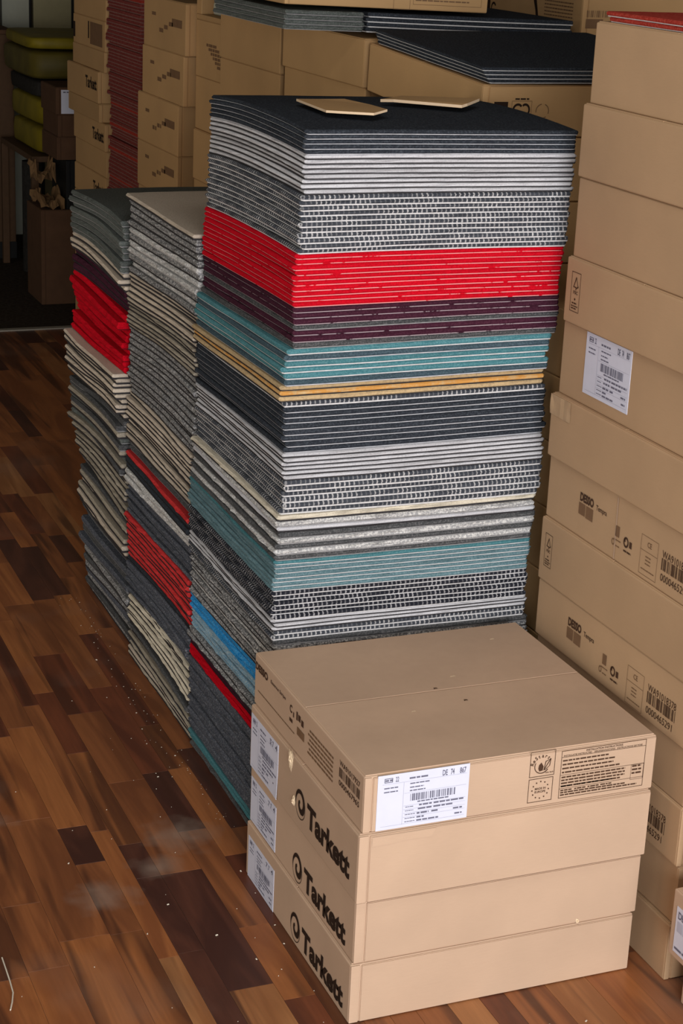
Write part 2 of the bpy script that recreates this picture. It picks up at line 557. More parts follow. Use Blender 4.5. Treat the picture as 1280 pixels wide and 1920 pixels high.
def perimeter(hx, hy, r=0.004):
    pts, nrm = [], []
    cs = [(-1, -1), (1, -1), (1, 1), (-1, 1)]
    for i in range(4):
        a, b = cs[i], cs[(i + 1) % 4]
        A = np.array([a[0] * hx, a[1] * hy])
        B = np.array([b[0] * hx, b[1] * hy])
        d = (B - A) / np.linalg.norm(B - A)
        n = np.array([d[1], -d[0]])
        L = np.linalg.norm(B - A)
        for s in np.linspace(r, L - r, NSIDE):
            pts.append(A + d * s)
            nrm.append(n)
    return np.array(pts), np.array(nrm)


def ring_faces(N, rings, cap_lo, cap_hi):
    f = []
    for k in range(rings - 1):
        for i in range(N):
            j = (i + 1) % N
            f.append((k * N + i, k * N + j, (k + 1) * N + j, (k + 1) * N + i))
    c = rings * N
    if cap_lo:
        for i in range(N):
            f.append((c, (i + 1) % N, i))
        c += 1
    if cap_hi:
        b = (rings - 1) * N
        for i in range(N):
            f.append((c, b + i, b + (i + 1) % N))
    return f


NP = 4 * NSIDE
F_PILE = ring_faces(NP, 7, True, True)
F_BACK = ring_faces(NP, 4, True, True)


def smooth_noise(n, amp, k=9):
    ph = RNG.uniform(0, 6.28, k)
    am = RNG.normal(0, 1, k) / np.sqrt(k)
    t = np.linspace(0, 2 * np.pi, n, endpoint=False)
    return amp * sum(a * np.sin((i + 1) * t + p) for i, (a, p) in enumerate(zip(am, ph)))


def tile_geo(hx, hy, thick, share, fuzz, warp, tucked=True):
    """pile and backing of one tile, base at z = 0, bent by warp(x, y)"""
    pts, nrm = perimeter(hx, hy)
    wob = smooth_noise(NP, 0.0009)[:, None]
    base = pts + nrm * wob
    b = thick * share

    def ring(off, z, jit, scale=1.0):
        j = RNG.normal(0, jit, (NP, 1)) if jit else 0.0
        q = (base + nrm * (off + j)) * scale
        zz = np.full(NP, z) + (RNG.normal(0, jit * 0.35, NP) if jit else 0.0)
        return np.column_stack([q, zz])
    t = thick
    tuck = np.where(nrm[:, :1] < -0.5, -0.0019 if tucked else 0.0003, 0.0)
    back = np.vstack([ring(-0.0012, 0.0, 0, 0.6), ring(-0.0006 + tuck, 0.0, 0), ring(0.0 + tuck, b, 0), ring(-0.0012, b, 0, 0.6)])
    back = np.vstack([back, [[0, 0, 0.0], [0, 0, b]]])
    h = t - b
    pile = np.vstack([ring(-0.002, b, 0, 0.6), ring(-0.001, b, 0), ring(0.0006, b + 0.30 * h, fuzz), ring(0.0006, b + 0.66 * h, fuzz),
                      ring(-0.0022, t - 0.0003, fuzz * 0.4), ring(-0.004, t, 0, 0.9), ring(-0.004, t, 0, 0.45)])
    pile = np.vstack([pile, [[0, 0, b], [0, 0, t]]])
    for a in (back, pile):
        a[:, 2] += warp(a[:, 0], a[:, 1])
    return pile, back


def carpet_tile(loc, rz, hx, hy, thick, kind, warp, label, group):
    pk, bk, fuzz, share = TYPES[kind]
    p, b = tile_geo(hx, hy, thick, share, fuzz, warp, bk != 'dark')
    root = empty('carpet_tile', loc, rz)
    tag(root, label, 'carpet tile', group)
    obj('pile', mesh('pile', p, F_PILE, PILE[pk]), root)
    obj('backing', mesh('backing', b, F_BACK, BACK[bk]), root)
    return root


def interp(z, table):
    zs = [a for a, _ in table][::-1]
    xs = [b for _, b in table][::-1]
    return float(np.interp(z, zs, xs))


def make_stack(bands, where, group, xleft, yfront, size, jit, rot, warpf):
    """bands: (z_top, band name, [tile kinds from the top down]); the last entry is (0, None, None)"""
    for (zt, name, kinds), (zb, _, _) in zip(bands[:-1], bands[1:]):
        n = len(kinds)
        ox, oy = RNG.normal(0, jit * 0.7, 2)
        th = (zt - zb) / n
        for i, k in enumerate(kinds):
            z = zt - (i + 1) * th
            sx, sy_ = size(z)
            x = interp(z, xleft) + sx / 2 + ox + RNG.normal(0, jit * 0.5)
            y = interp(z, yfront) + sy_ / 2 + oy * 0.5 + RNG.normal(0, jit * 0.4)
            zz = z
            label = (f'{KINDNAME[k]} tile, ' + (f'{ORD[i + 1]} in the {name}' if n > 1 else f'the {name}') + f', {where}')
            carpet_tile((x, y, z), RNG.normal(0, rot), sx / 2, sy_ / 2, th, k, (lambda X, Y, zz=zz: warpf(X, Y, zz)), label, group)


KINDNAME = {'red_plain': 'bright red', 'plum_plain': 'dark plum', 'black_plain': 'black', 'black': 'black', 'black_dot': 'black white-dotted', 'light_grey': 'light grey', 'grey_dot': 'dark grey white-dotted', 'red': 'bright red',
            'coral': 'coral red', 'plum': 'dark plum', 'teal': 'teal', 'slate_teal': 'slate teal', 'pale_teal': 'pale teal', 'tan': 'tan', 'ochre': 'ochre',
            'cream': 'cream', 'beige': 'beige', 'taupe': 'taupe', 'grey': 'grey flecked', 'pale_fleck': 'pale grey flecked', 'dark_grey': 'dark grey',
            'green_grey': 'green-grey', 'slate': 'slate grey', 'blue': 'bright blue', 'pale_blue': 'pale blue', 'dusty_red': 'dusty red'}


def sstep(a, b, x):
    t = min(1.0, max(0.0, (x - a) / (b - a)))
    return t * t * (3 - 2 * t)


def warp_tall(x, y, z):
    k = sstep(0.9, 1.2, z)
    e = sstep(0.0, 0.08, z)
    up = -0.13 * k * (y + 0.02) ** 2
    return up + e * (0.0022 * np.sin(5 * x + 7 * z) + 0.0022 * np.sin(6 * y + 9 * z + 1))


def warp_mid(x, y, z):
    e = sstep(0.0, 0.08, z)
    return e * (0.004 * np.sin(7 * y + 11 * z) + 0.0025 * np.sin(6 * x + 8 * z) - 0.06 * (y * y))


def warp_far(x, y, z):
    e = sstep(0.0, 0.08, z)
    return e * (0.006 * np.sin(8 * y + 13 * z + 2) + 0.0025 * np.sin(6 * x + 8 * z) - 0.07 * (y - 0.05) ** 2)


R = lambda k, n: [k] * n
tall = [
    (1.327, 'black band on top', R('black', 5)),
    (1.287, 'upper light grey band', R('light_grey', 8)),
    (1.222, 'upper dotted grey band', R('grey_dot', 11)),
    (1.123, 'wide red band', R('red', 10)),
    (1.031, 'plum band under the wide red', ['plum', 'plum', 'plum', 'dark_grey', 'plum', 'plum', 'dark_grey']),
    (0.959, 'upper teal band', ['teal', 'slate_teal', 'teal', 'teal', 'teal', 'slate_teal']),
    (0.895, 'tan band', ['tan', 'ochre', 'tan']),
    (0.867, 'black band under the tan', ['grey_dot'] + R('black', 8)),
    (0.777, 'middle light grey band', R('light_grey', 6)),
    (0.730, 'middle dotted grey band', R('grey_dot', 6)),
    (0.667, 'single cream layer', ['cream']),
    (0.657, 'striped pale band under the cream', ['pale_fleck', 'light_grey', 'dark_grey', 'pale_fleck', 'dark_grey', 'pale_fleck']),
    (0.594, 'single dark layer above the lower teal', ['dark_grey']),
    (0.584, 'lower teal band', ['teal'] + R('pale_teal', 6)),
    (0.525, 'dotted black band', R('black_dot', 6)),
    (0.470, 'thin white band', R('light_grey', 3)),
    (0.449, 'thin dotted band', R('grey_dot', 2)),
    (0.430, 'flecked grey band above the blue', ['dark_grey', 'grey', 'grey', 'pale_fleck', 'grey', 'pale_fleck', 'grey', 'grey']),
    (0.345, 'bright blue band', R('blue', 3)),
    (0.308, 'pale blue band', R('pale_blue', 4)),
    (0.270, 'thin grey band under the blue', R('grey', 2)),
    (0.250, 'low plum band', R('plum_plain', 2)),
    (0.230, 'low red band', R('red_plain', 2)),
    (0.206, 'slate band near the floor', R('slate', 13)),
    (0.040, 'low teal band', R('teal', 2)),
    (0.020, 'dark pair on the floor', R('dark_grey', 2)),
    (0.0, None, None)]
make_stack(tall, 'tallest stack', 'carpet tiles in the tallest stack',
           [(1.327, .075), (1.22, .068), (1.12, .067), (1.03, .062), (.97, .061), (.955, .052), (.89, .049), (.78, .053), (.66, .053), (.59, .049), (.52, .044), (.47, .046), (.43, .051), (0, .055)],
           [(1.4, .53), (0, .53)], lambda z: (0.5, 0.495), 0.0034, 0.005, warp_tall)
middle = [
    (1.063, 'single beige layer on top', ['beige']),
    (1.052, 'upper flecked grey band', ['grey', 'grey', 'grey', 'grey', 'pale_fleck', 'grey', 'pale_fleck', 'pale_fleck', 'grey', 'pale_fleck', 'grey']),
    (0.902, 'upper beige band', R('beige', 6)),
    (0.838, 'thin taupe band', R('taupe', 6)),
    (0.783, 'middle flecked grey band', R('grey', 12)),
    (0.626, 'middle beige band', R('beige', 10)),
    (0.521, 'thin dark band above the red strip', R('dark_grey', 2)),
    (0.492, 'single red strip', ['coral']),
    (0.479, 'thin black band under the red strip', R('black_plain', 2)),
    (0.453, 'thin pale band', R('pale_fleck', 2)),
    (0.424, 'upper slate band', R('slate', 7)),
    (0.352, 'coral red band', R('coral', 8)),
    (0.249, 'single black layer', ['black_plain']),
    (0.240, 'lower slate band', R('slate', 7)),
    (0.166, 'cream band', R('cream', 7)),
    (0.094, 'beige band on the floor', ['beige', 'dark_grey', 'beige', 'taupe', 'dark_grey', 'taupe', 'beige', 'taupe']),
    (0.0, None, None)]
make_stack(middle, 'middle stack', 'carpet tiles in the middle stack',
           [(1.1, .060), (.9, .060), (.78, .056), (.62, .058), (.45, .054), (.35, .053), (.25, .063), (0, .064)], [(1.1, 1.04), (0, 1.037)], lambda z: (0.5, 0.482), 0.0048, 0.008, warp_mid)
far_ = [
    (1.000, 'green-grey band on top', R('green_grey', 8)),
    (0.895, 'thin beige band', R('beige', 3)),
    (0.857, 'plum band', R('plum_plain', 3)),
    (0.805, 'upper red band', R('red_plain', 4)),
    (0.737, 'lower red band', R('red_plain', 5)),
    (0.664, 'wide beige band', R('beige', 9)),
    (0.555, 'mixed grey band', ['dark_grey', 'dark_grey', 'taupe', 'green_grey', 'dark_grey', 'taupe', 'green_grey', 'taupe', 'dark_grey']),
    (0.431, 'upper taupe band', R('taupe', 5)),
    (0.371, 'dull grey band', ['dark_grey', 'taupe', 'dark_grey', 'taupe', 'dark_grey']),
    (0.304, 'lower taupe band', ['taupe', 'beige', 'taupe', 'beige', 'beige', 'dark_grey']),
    (0.214, 'dark grey band on the floor', ['dark_grey', 'slate', 'dark_grey', 'slate', 'dark_grey', 'grey', 'dark_grey', 'grey', 'slate', 'grey', 'dark_grey', 'grey']),
    (0.0, None, None)]
make_stack(far_, 'farthest floor stack', 'carpet tiles in the farthest floor stack',
           [(1.0, .058), (.9, .056), (.81, .055), (.80, .05), (.74, .05), (.73, .056), (.665, .056), (.655, .037), (.565, .037), (.55, .056), (.3, .060), (0, .068)], [(1.0, 1.545), (.4, 1.538), (0, 1.533)],
           lambda z: (0.5, 0.47 - 0.05 * (1 - sstep(0.0, 0.75, z))), 0.0088, 0.016, warp_far)

# tiles lying on the cartons of the rear row
flat = lambda x, y: 0.0012 * np.sin(6 * x + 4 * y)
TA, TB = math.radians(3.1), math.radians(1.3)
for i in range(4):
    hz = 0.0012 + (3 - i) * 0.0072
    r = carpet_tile((0.862 + 0.002 * i, 1.236 - 0.004 * i - hz * math.sin(TA), 1.3665 + hz * math.cos(TA)), 0.005 * (i - 1), 0.262, 0.272, 0.0072, 'black_rear', (lambda X, Y: 0.0004 * np.sin(8 * X)),
                    f'black tile, {ORD[i + 1]} of the four lying askew on the carton behind the tallest stack', 'black tiles on the rear cartons')
    r.rotation_euler[0] = TA
for i in range(4):
    hz = (3 - i) * 0.0108
    r = carpet_tile((0.862 - 0.004 * (i % 2), 1.800 + 0.002 * i, 1.3948 + hz), 0.002 * i, 0.256, 0.245, 0.0108, 'black_rear', flat,
                    f'black tile, {ORD[i + 1]} of the four under the propped carton in the rear row', 'black tiles on the rear cartons')
    r.rotation_euler[1] = TB
for i in range(4):
    hz = (3 - i) * 0.0104
    r = carpet_tile((0.505 - 0.003 * (i % 2), 1.800 + 0.002 * i, 1.4030 + hz), 0.002 * i, 0.092, 0.245, 0.0104, 'green_grey', flat,
                    f'narrow dark green-grey offcut, {ORD[i + 1]} of four overhanging the rear row', 'narrow offcuts in the rear row')
    r.rotation_euler[1] = TB
for i in range(2):
    carpet_tile((0.800 + 0.004 * i, 0.178 - 0.004 * i, 1.5045 + (1 - i) * 0.0085), 0.01 * i, 0.25, 0.25, 0.0085, 'dusty_red', lambda X, Y: 0 * X,
                f'dusty red carpet tile, {["upper", "lower"][i]} of the pair on the tall carton column', 'red tiles on the carton column')

# ------------------------------------------------------------------ print on cardboard
_txt = {}


def text_polys(s, bold):
    key = (s, bold)
    if key not in _txt:
        cu = bpy.data.curves.new('tmp_text', 'FONT')
        cu.body = s
        cu.size = 1.0
        cu.resolution_u = 3
        cu.offset = bold
        ob = bpy.data.objects.new('tmp_text', cu)
        COL.objects.link(ob)
        dg = bpy.context.evaluated_depsgraph_get()
        me = bpy.data.meshes.new_from_object(ob.evaluated_get(dg))
        V = [(v.co.x, v.co.y) for v in me.vertices]
        P = [tuple(p.vertices) for p in me.polygons]
        bpy.data.objects.remove(ob)
        bpy.data.curves.remove(cu)
        bpy.data.meshes.remove(me)
        _txt[key] = (V, P)
    return _txt[key]


class Ink:
    def __init__(self):
        self.v, self.f = [], []

    def poly(self, pts):
        n = len(self.v)
        self.v += list(pts)
        self.f.append(tuple(range(n, n + len(pts))))
        return self

    def rect(self, u0, v0, u1, v1):
        return self.poly([(u0, v0), (u1, v0), (u1, v1), (u0, v1)])

    def frame(self, u0, v0, u1, v1, t):
        self.rect(u0, v0, u1, v0 + t)
        self.rect(u0, v1 - t, u1, v1)
        self.rect(u0, v0 + t, u0 + t, v1 - t)
        return self.rect(u1 - t, v0 + t, u1, v1 - t)

    def text(self, s, u, v, w, h=None, bold=0.0):
        """word s with its lower corner at (u, v), w wide and (capital) h high"""
        V, P = text_polys(s, bold)
        xs = [a for a, _ in V]
        x0, x1 = min(xs), max(xs)
        k = w / (x1 - x0)
        ky = k if h is None else h / 0.70
        n = len(self.v)
        self.v += [(u + (a - x0) * k, v + b * ky) for a, b in V]
        self.f += [tuple(i + n for i in p) for p in P]
        return self

    def bars(self, u0, v0, u1, v1, n, seed):
        rr = random.Random(seed)
        w = [rr.choice((1, 1, 2, 3)) for _ in range(2 * n)]
        k = (u1 - u0) / sum(w)
        u = u0
        for i, a in enumerate(w):
            if i % 2 == 0:
                self.rect(u, v0, u + a * k, v1)
            u += a * k
        return self

    def words(self, u0, v, u1, h, seed):
        """a line of print too small to read: a row of word-long dashes"""
        rr = random.Random(seed)
        u = u0
        while u < u1:
            w = rr.uniform(1.5, 5) * h
            self.rect(u, v, min(u + w, u1), v + h)
            u += w + 0.6 * h
        return self

    def ringarc(self, cu, cv, ru, rv, a0, a1, w0, w1, n=20):
        """band along an ellipse, width changing from w0 to w1 (share of the radius)"""
        for i in range(n):
            q = []
            for k, side in ((i, 1), (i + 1, 1), (i + 1, -1), (i, -1)):
                t = k / n
                a = math.radians(a0 + (a1 - a0) * t)
                w = 1 + side * 0.5 * (w0 + (w1 - w0) * t)
                q.append((cu + ru * w * math.cos(a), cv + rv * w * math.sin(a)))
            self.poly(q)
        return self

    def disc(self, cu, cv, r, n=10):
        return self.poly([(cu + r * math.cos(i * 2 * math.pi / n), cv + r * math.sin(i * 2 * math.pi / n)) for i in range(n)])

    def spiral(self, cu, cv, ru, rv, keys, n=40):
        """band through keys (angle, radius share, width share)"""
        A = [k[0] for k in keys]
        s = np.linspace(0, len(keys) - 1, n + 1)
        an = np.interp(s, range(len(keys)), A)
        ra = np.interp(s, range(len(keys)), [k[1] for k in keys])
        wi = np.interp(s, range(len(keys)), [k[2] for k in keys])
        L = [((ra[i] + wi[i] / 2), (ra[i] - wi[i] / 2), math.radians(an[i])) for i in range(n + 1)]
        for a, b in zip(L[:-1], L[1:]):
            self.poly([(cu + ru * a[0] * math.cos(a[2]), cv + rv * a[0] * math.sin(a[2])), (cu + ru * b[0] * math.cos(b[2]), cv + rv * b[0] * math.sin(b[2])),
                       (cu + ru * b[1] * math.cos(b[2]), cv + rv * b[1] * math.sin(b[2])), (cu + ru * a[1] * math.cos(a[2]), cv + rv * a[1] * math.sin(a[2]))])
        return self


def face_point(dim, face, u, v, e):
    w, d, h = dim
    if face == 'front':
        return (u - w / 2, -d / 2 - e, v)
    if face == 'left':
        return (-w / 2 - e, d / 2 - u, v)
    return (u - w / 2, v - d / 2, h + e)


def stamp(ink, carton, face, name, mat, e=0.0007, parent=None, label=None):
    dim = carton['_dim']
    v = [face_point(dim, face, a, b, e) for a, b in ink.v]
    o = obj(name, mesh(name, v, ink.f, mat), parent or carton)
    if label:
        o['label'] = label
    return o


def sticker(carton, face, u0, v0, u1, v1, name='paper_label', curl=0.0, label=None):
    """a white paper label with a little thickness; returns it (print on it is its child)"""
    dim = carton['_dim']
    n = 6
    V, F = [], []
    for layer in (0.0002, 0.0009):
        for j in range(n + 1):
            for i in range(n + 1):
                s, t = i / n, j / n
                e = layer + curl * max(0.0, s - 0.6) ** 2 * max(0.0, 0.5 - t)
                V.append(face_point(dim, face, u0 + (u1 - u0) * s, v0 + (v1 - v0) * t, e))
    N = (n + 1) * (n + 1)
    for j in range(n):
        for i in range(n):
            a = j * (n + 1) + i
            F.append((N + a, N + a + 1, N + a + n + 2, N + a + n + 1))
            F.append((a + n + 1, a + n + 2, a + 1, a))
    rim = [i for i in range(n + 1)] + [j * (n + 1) + n for j in range(1, n + 1)] + [n * (n + 1) + i for i in range(n - 1, -1, -1)] + [j * (n + 1) for j in range(n - 1, 0, -1)]
    for a, b in zip(rim, rim[1:] + rim[:1]):
        F.append((a, b, N + b, N + a))
    o = obj(name, mesh(name, V, F, MAT['label']), carton)
    if label:
        o['label'] = label
    return o


# ------------------------------------------------------------------ cartons
_cm = {}


def carton_mesh(w, d, h, mat, split, strip):
    key = (round(w, 3), round(d, 3), round(h, 3), mat, round(split, 2), round(strip, 3))
    if key in _cm:
        return _cm[key]
    ft = 0.0016
    body = box_mesh('body', (-w / 2, -d / 2 + 0.0025, 0, w / 2, d / 2, h - ft), MAT[mat], 0.0035, 3)
    ys = -d / 2 + d * split
    f1 = box_mesh('top_flap', (-w / 2 + 0.003, -d / 2 + 0.006, h - ft - 0.0006, w / 2 - 0.003, ys - 0.0012, h - 0.0001), MAT[mat], 0.0006, 1)
    f2 = box_mesh('top_flap', (-w / 2 + 0.003, ys + 0.0012, h - ft - 0.0006, w / 2 - 0.003, d / 2 - 0.004, h), MAT[mat], 0.0006, 1)
    # front panel: folded over the corner strip, its near edge a little uneven
    bm = bmesh.new()
    vs_ = bm_box(bm, -w / 2 + strip, -d / 2, 0.0015, w / 2 - 0.0015, -d / 2 + 0.0045, h - 0.0035)
    bmesh.ops.bevel(bm, geom=bm.edges[:], offset=0.0012, segments=2, affect='EDGES')
    fp = bm_mesh('front_panel', bm, MAT[mat])
    st = box_mesh('corner_strip', (-w / 2 + 0.0005, -d / 2 + 0.0004, 0.001, -w / 2 + strip - 0.0022, -d / 2 + 0.0045, h - 0.003), MAT[mat], 0.0012, 2)
    _cm[key] = (body, f1, f2, fp, st)
    return _cm[key]


def carton(x0, y0, z0, w, d, h, label, group=None, mat='cardboard', rz=0.0, split=0.52, strip=0.018, name='carton'):
    root = empty(name, (x0 + w / 2, y0 + d / 2, z0), rz)
    root['_dim'] = (w, d, h)
    tag(root, label, 'carton', group)
    body, f1, f2, fp, st = carton_mesh(w, d, h, mat, split, strip)
    obj('body', body, root)
    obj('top_flap', f1, root)
    obj('top_flap', f2, root)
    obj('front_panel', fp, root)
    obj('corner_strip', st, root)
    return root


def desso(ink, u, v, w, h):
    """bold word knocked together from block letters, as printed on these cartons"""
    return ink.text('DESSO', u, v, w, h, 0.05)


def fsc_mark(c, face, u, v, w, h):
    k = Ink()
    k.frame(u, v, u + w, v + h, w * 0.035)
    cx = u + w * 0.5
    ty = v + h * 0.62
    # tree with its tick
    k.poly([(cx - w * .26, ty), (cx - w * .2, ty), (cx + w * .06, ty + h * .24), (cx + w * .0, ty + h * .27)])
    k.poly([(cx + w * .0, ty + h * .27), (cx + w * .06, ty + h * .24), (cx + w * .3, ty), (cx + w * .23, ty)])
    k.rect(cx - w * .26, ty - h * .012, cx + w * .08, ty + h * .014)
    k.rect(cx + w * .0, ty - h * .07, cx + w * .07, ty + h * .0)
    k.poly([(cx + w * .07, ty - h * .01), (cx + w * .12, ty - h * .03), (cx + w * .32, ty + h * .03), (cx + w * .28, ty + h * .05)])
    k.text('FSC', cx - w * .22, ty - h * .17, w * .5, h * .08, 0.02)
    k.disc(cx, v + h * .32, w * .07, 8)
    k.words(u + w * .2, v + h * .2, u + w * .75, h * .035, 3)
    k.words(u + w * .15, v + h * .13, u + w * .85, h * .03, 4)
    k.words(u + w * .15, v + h * .07, u + w * .7, h * .03, 5)
    return stamp(k, c, face, 'printed_mark', MAT['ink_brown'])


def article_label(c, face, u0, v0, u1, v1, seed, code=('DE', '74', '867'), curl=0.0, nr='22'):
    s = sticker(c, face, u0, v0, u1, v1, curl=curl, label='white paper label with barcode')
    W, H = u1 - u0, v1 - v0
    U = lambda a: u0 + a * W
    V = lambda b: v0 + b * H
    k = Ink()
    k.frame(U(.07), V(.86), U(.16), V(.94), H * .012)
    k.words(U(.08), V(.885), U(.155), H * .03, seed)
    k.text(nr, U(.19), V(.86), W * .035, H * .09, 0.01)
    k.words(U(.34), V(.875), U(.54), H * .03, seed + 1)
    for a, t, w in zip((.70, .79, .89), code, (.055, .04, .07)):
        k.text(t, U(a), V(.85), W * w, H * .1, 0.02)
    for i, (a, b, y) in enumerate([(.07, .22, .75), (.07, .22, .68), (.35, .56, .78), (.35, .5, .71), (.35, .52, .65)]):
        k.words(U(a), V(y), U(b), H * .02, seed + 3 + i)
    stamp(k, c, face, 'printed_header', MAT['ink_label'], 0.0013, s)
    k = Ink()
    kb = Ink().bars(U(.36), V(.47), U(.86), V(.60), 30, seed)
    stamp(kb, c, face, 'barcode', MAT['ink_label'], 0.0013, s)
    k.words(U(.44), V(.43), U(.78), H * .022, seed + 9)
    for i, (a, b, y, hh) in enumerate([(.31, .4, .36, .02), (.46, .6, .36, .045), (.62, .95, .36, .045), (.31, .4, .29, .02), (.45, .6, .29, .045), (.62, .84, .29, .045),
                                       (.31, .42, .22, .02), (.44, .57, .21, .05), (.6, .67, .21, .05), (.84, .94, .2, .045), (.31, .42, .15, .02), (.44, .52, .14, .045),
                                       (.31, .42, .09, .02), (.44, .68, .08, .045), (.86, .94, .1, .045)]):
        k.words(U(a), V(y), U(b), H * hh * 0.62, seed + 20 + i)
    stamp(k, c, face, 'printed_details', MAT['ink_label'], 0.0013, s)
    r = Ink()
    for y in (.83, .62, .39, .32, .25, .18, .06):
        r.rect(U(.05 if y in (.83, .06) else .29), V(y), U(.97), V(y) + H * .006)
    r.rect(U(.28), V(.06), U(.285), V(.83))
    stamp(r, c, face, 'ruled_lines', MAT['ink_line'], 0.0011, s)
    return s


def swirl(k, cu, cv, ru, rv):
    k.spiral(cu, cv, ru, rv, [(205, 1.0, .04), (160, .93, .22), (110, .86, .30), (60, .80, .34), (10, .74, .42), (-40, .66, .46), (-85, .50, .40), (-130, .36, .34), (-190, .24, .30), (-240, .14, .2)], 44)
    k.spiral(cu, cv, ru, rv, [(200, 1.02, .05), (240, 1.06, .06), (300, 1.08, .06), (350, 1.02, .05), (375, .96, .03)], 20)


def tarkett(c, u0, v0, size=1.0, name='printed_logo'):
    """swirl and bold word on the narrow left side; u0 = start of the swirl, v0 = baseline of the word"""
    k = Ink()
    swirl(k, u0 + 0.026 * size, v0 + 0.021 * size, 0.022 * size, 0.025 * size)
    k.text('Tarkett', u0 + 0.057 * size, v0, 0.184 * size, 0.038 * size, 0.042)
    return stamp(k, c, 'left', name, MAT['ink'])


# --- the low pile in front
fz = [0.0, 0.107, 0.216, 0.335, 0.431]
FRONT = 'cartons in the low pile in front'
c1 = carton(-0.004, 0.000, fz[0], 0.505, 0.495, 0.107, 'bottom carton of the low front pile, resting on the wooden floor', FRONT, split=0.5)
c2 = carton(0.000, 0.002, fz[1], 0.506, 0.492, 0.109, 'second carton up in the low front pile, black logo on its narrow side', FRONT, split=0.5)
c3 = carton(-0.003, -0.004, fz[2], 0.511, 0.498, 0.119, 'third carton up in the low front pile, torn paper beside its logo', FRONT, split=0.5)
c4 = carton(0.003, 0.000, fz[3], 0.507, 0.497, 0.096, 'top carton of the low front pile, white barcode label and installation panel on its front', FRONT, split=0.518, strip=0.014)
for c, ur, vb, sw in ((c1, 0.228, 0.014, 1.0), (c2, 0.216, 0.013, 1.0), (c3, 0.226, 0.028, 1.0)):
    tarkett(c, ur, vb, sw)
article_label(c3, 'left', 0.006, 0.002, 0.143, 0.104, 10, ('DE', '7', '4'), 0.02)
article_label(c2, 'left', 0.006, 0.004, 0.134, 0.09, 40, ('7', '7', '4'))
article_label(c1, 'left', 0.012, 0.001, 0.146, 0.082, 70, ('7', '7', '4'))
article_label(c4, 'front', 0.021, 0.002, 0.174, 0.0945, 100)
# print on the long front of the top carton
k = Ink()
a0, b0 = 0.279, 0.009
k.frame(a0, b0, a0 + 0.043, b0 + 0.041, 0.0009)
k.frame(a0, b0 + 0.044, a0 + 0.044, b0 + 0.088, 0.0009)
for i in range(12):
    an = math.radians(90 + 30 * i)
    k.disc(a0 + 0.0215 + 0.0145 * math.cos(an), b0 + 0.0205 + 0.0145 * math.sin(an), 0.0014, 5)
k.text('MADE IN', a0 + 0.012, b0 + 0.0212, 0.019, 0.0036, 0.012)
k.text('EUROPE', a0 + 0.012, b0 + 0.0156, 0.019, 0.0036, 0.012)
# sprouting-leaf emblem with its curved word
cu, cv = a0 + 0.021, b0 + 0.062
k.ringarc(cu, cv, 0.0125, 0.0125, 150, 330, 0.10, 0.13, 18)
k.poly([(cu - .004, cv - .009), (cu + .002, cv - .008), (cu + .003, cv - .001), (cu - .001, cv + .006), (cu - .005, cv + .002), (cu - .006, cv - .004)])
for q in ([(cu + .003, cv - .008), (cu + .0045, cv - .008), (cu + .016, cv + .011), (cu + .0145, cv + .0112)],
          [(cu + .0145, cv + .0112), (cu + .016, cv + .011), (cu + .006, cv + .0075), (cu + .0062, cv + .006)],
          [(cu + .006, cv + .0075), (cu + .0073, cv + .007), (cu + .005, cv - .006), (cu + .0035, cv - .007)],
          [(cu + .016, cv + .011), (cu + .0147, cv + .010), (cu + .013, cv - .001), (cu + .0143, cv - .001)],
          [(cu + .013, cv - .001), (cu + .0143, cv - .001), (cu + .006, cv - .008), (cu + .005, cv - .0075)]):
    k.poly(q)
for i, ch in enumerate('ReStart'):
    an = math.radians(165 - i * 20)
    V, P = text_polys(ch, 0.02)
    n0 = len(k.v)
    rr = 0.0148
    ca, sa = math.cos(an - math.pi / 2), math.sin(an - math.pi / 2)
    for (x, y) in V:
        x, y = (x - 0.3) * 0.0085, y * 0.0085
        k.v.append((cu + rr * math.cos(an) + x * ca - y * sa, cv + rr * math.sin(an) + x * sa + y * ca))
    k.f += [tuple(j + n0 for j in p) for p in P]
k.text('take back', cu + 0.007, cv - 0.0135, 0.0145, 0.0026, 0.01)
stamp(k, c4, 'front', 'printed_emblem', MAT['ink_brown'])
k = Ink()
u0, u1, v0, v1 = 0.334, 0.487, 0.009, 0.0915
k.frame(u0, v0, u1, v1, 0.0008)
k.rect(u0, v1 - 0.0115, u1, v1 - 0.0109)
k.text('INSTALLATION INSTRUCTIONS', u0 + 0.044, v1 - 0.0058, 0.066, 0.0034, 0.012)
k.text('INSTALLATIE INSTRUCTIES', u0 + 0.004, v1 - 0.0102, 0.05, 0.0027, 0.006)
k.text('VERLEGEANLEITUNG', u0 + 0.058, v1 - 0.0102, 0.038, 0.0027, 0.006)
k.text('INSTRUCTIONS DE POSE', u0 + 0.1, v1 - 0.0102, 0.046, 0.0027, 0.006)
for i in range(4):
    k.words(u0 + 0.003, v1 - 0.0185 - i * 0.0068, u0 + 0.085 + 0.012 * (i % 2) + 0.01 * (i // 2), 0.0024, 300 + i)
k.rect(u0, v1 - 0.0425, u1, v1 - 0.042)
for i in range(4):
    k.words(u0 + 0.003, v1 - 0.0475 - i * 0.0052, u0 + 0.118 - 0.008 * (i == 3), 0.0024, 320 + i)
for i in range(3):
    k.words(u0 + 0.131, v1 - 0.0465 - i * 0.0062, u0 + 0.148, 0.0028, 340 + i)
k.frame(u0 + 0.129, v1 - 0.069, u1 - 0.001, v1 - 0.0425, 0.0004)
k.rect(u0, v1 - 0.0662, u1, v1 - 0.0657)
for i in range(2):
    for a in (0.003, 0.028, 0.052, 0.075):
        k.words(u0 + a, v1 - 0.0628 - i * 0.0055 - (0.002 if i else 0), u0 + a + 0.02, 0.0021, 360 + i * 9 + int(a * 999))
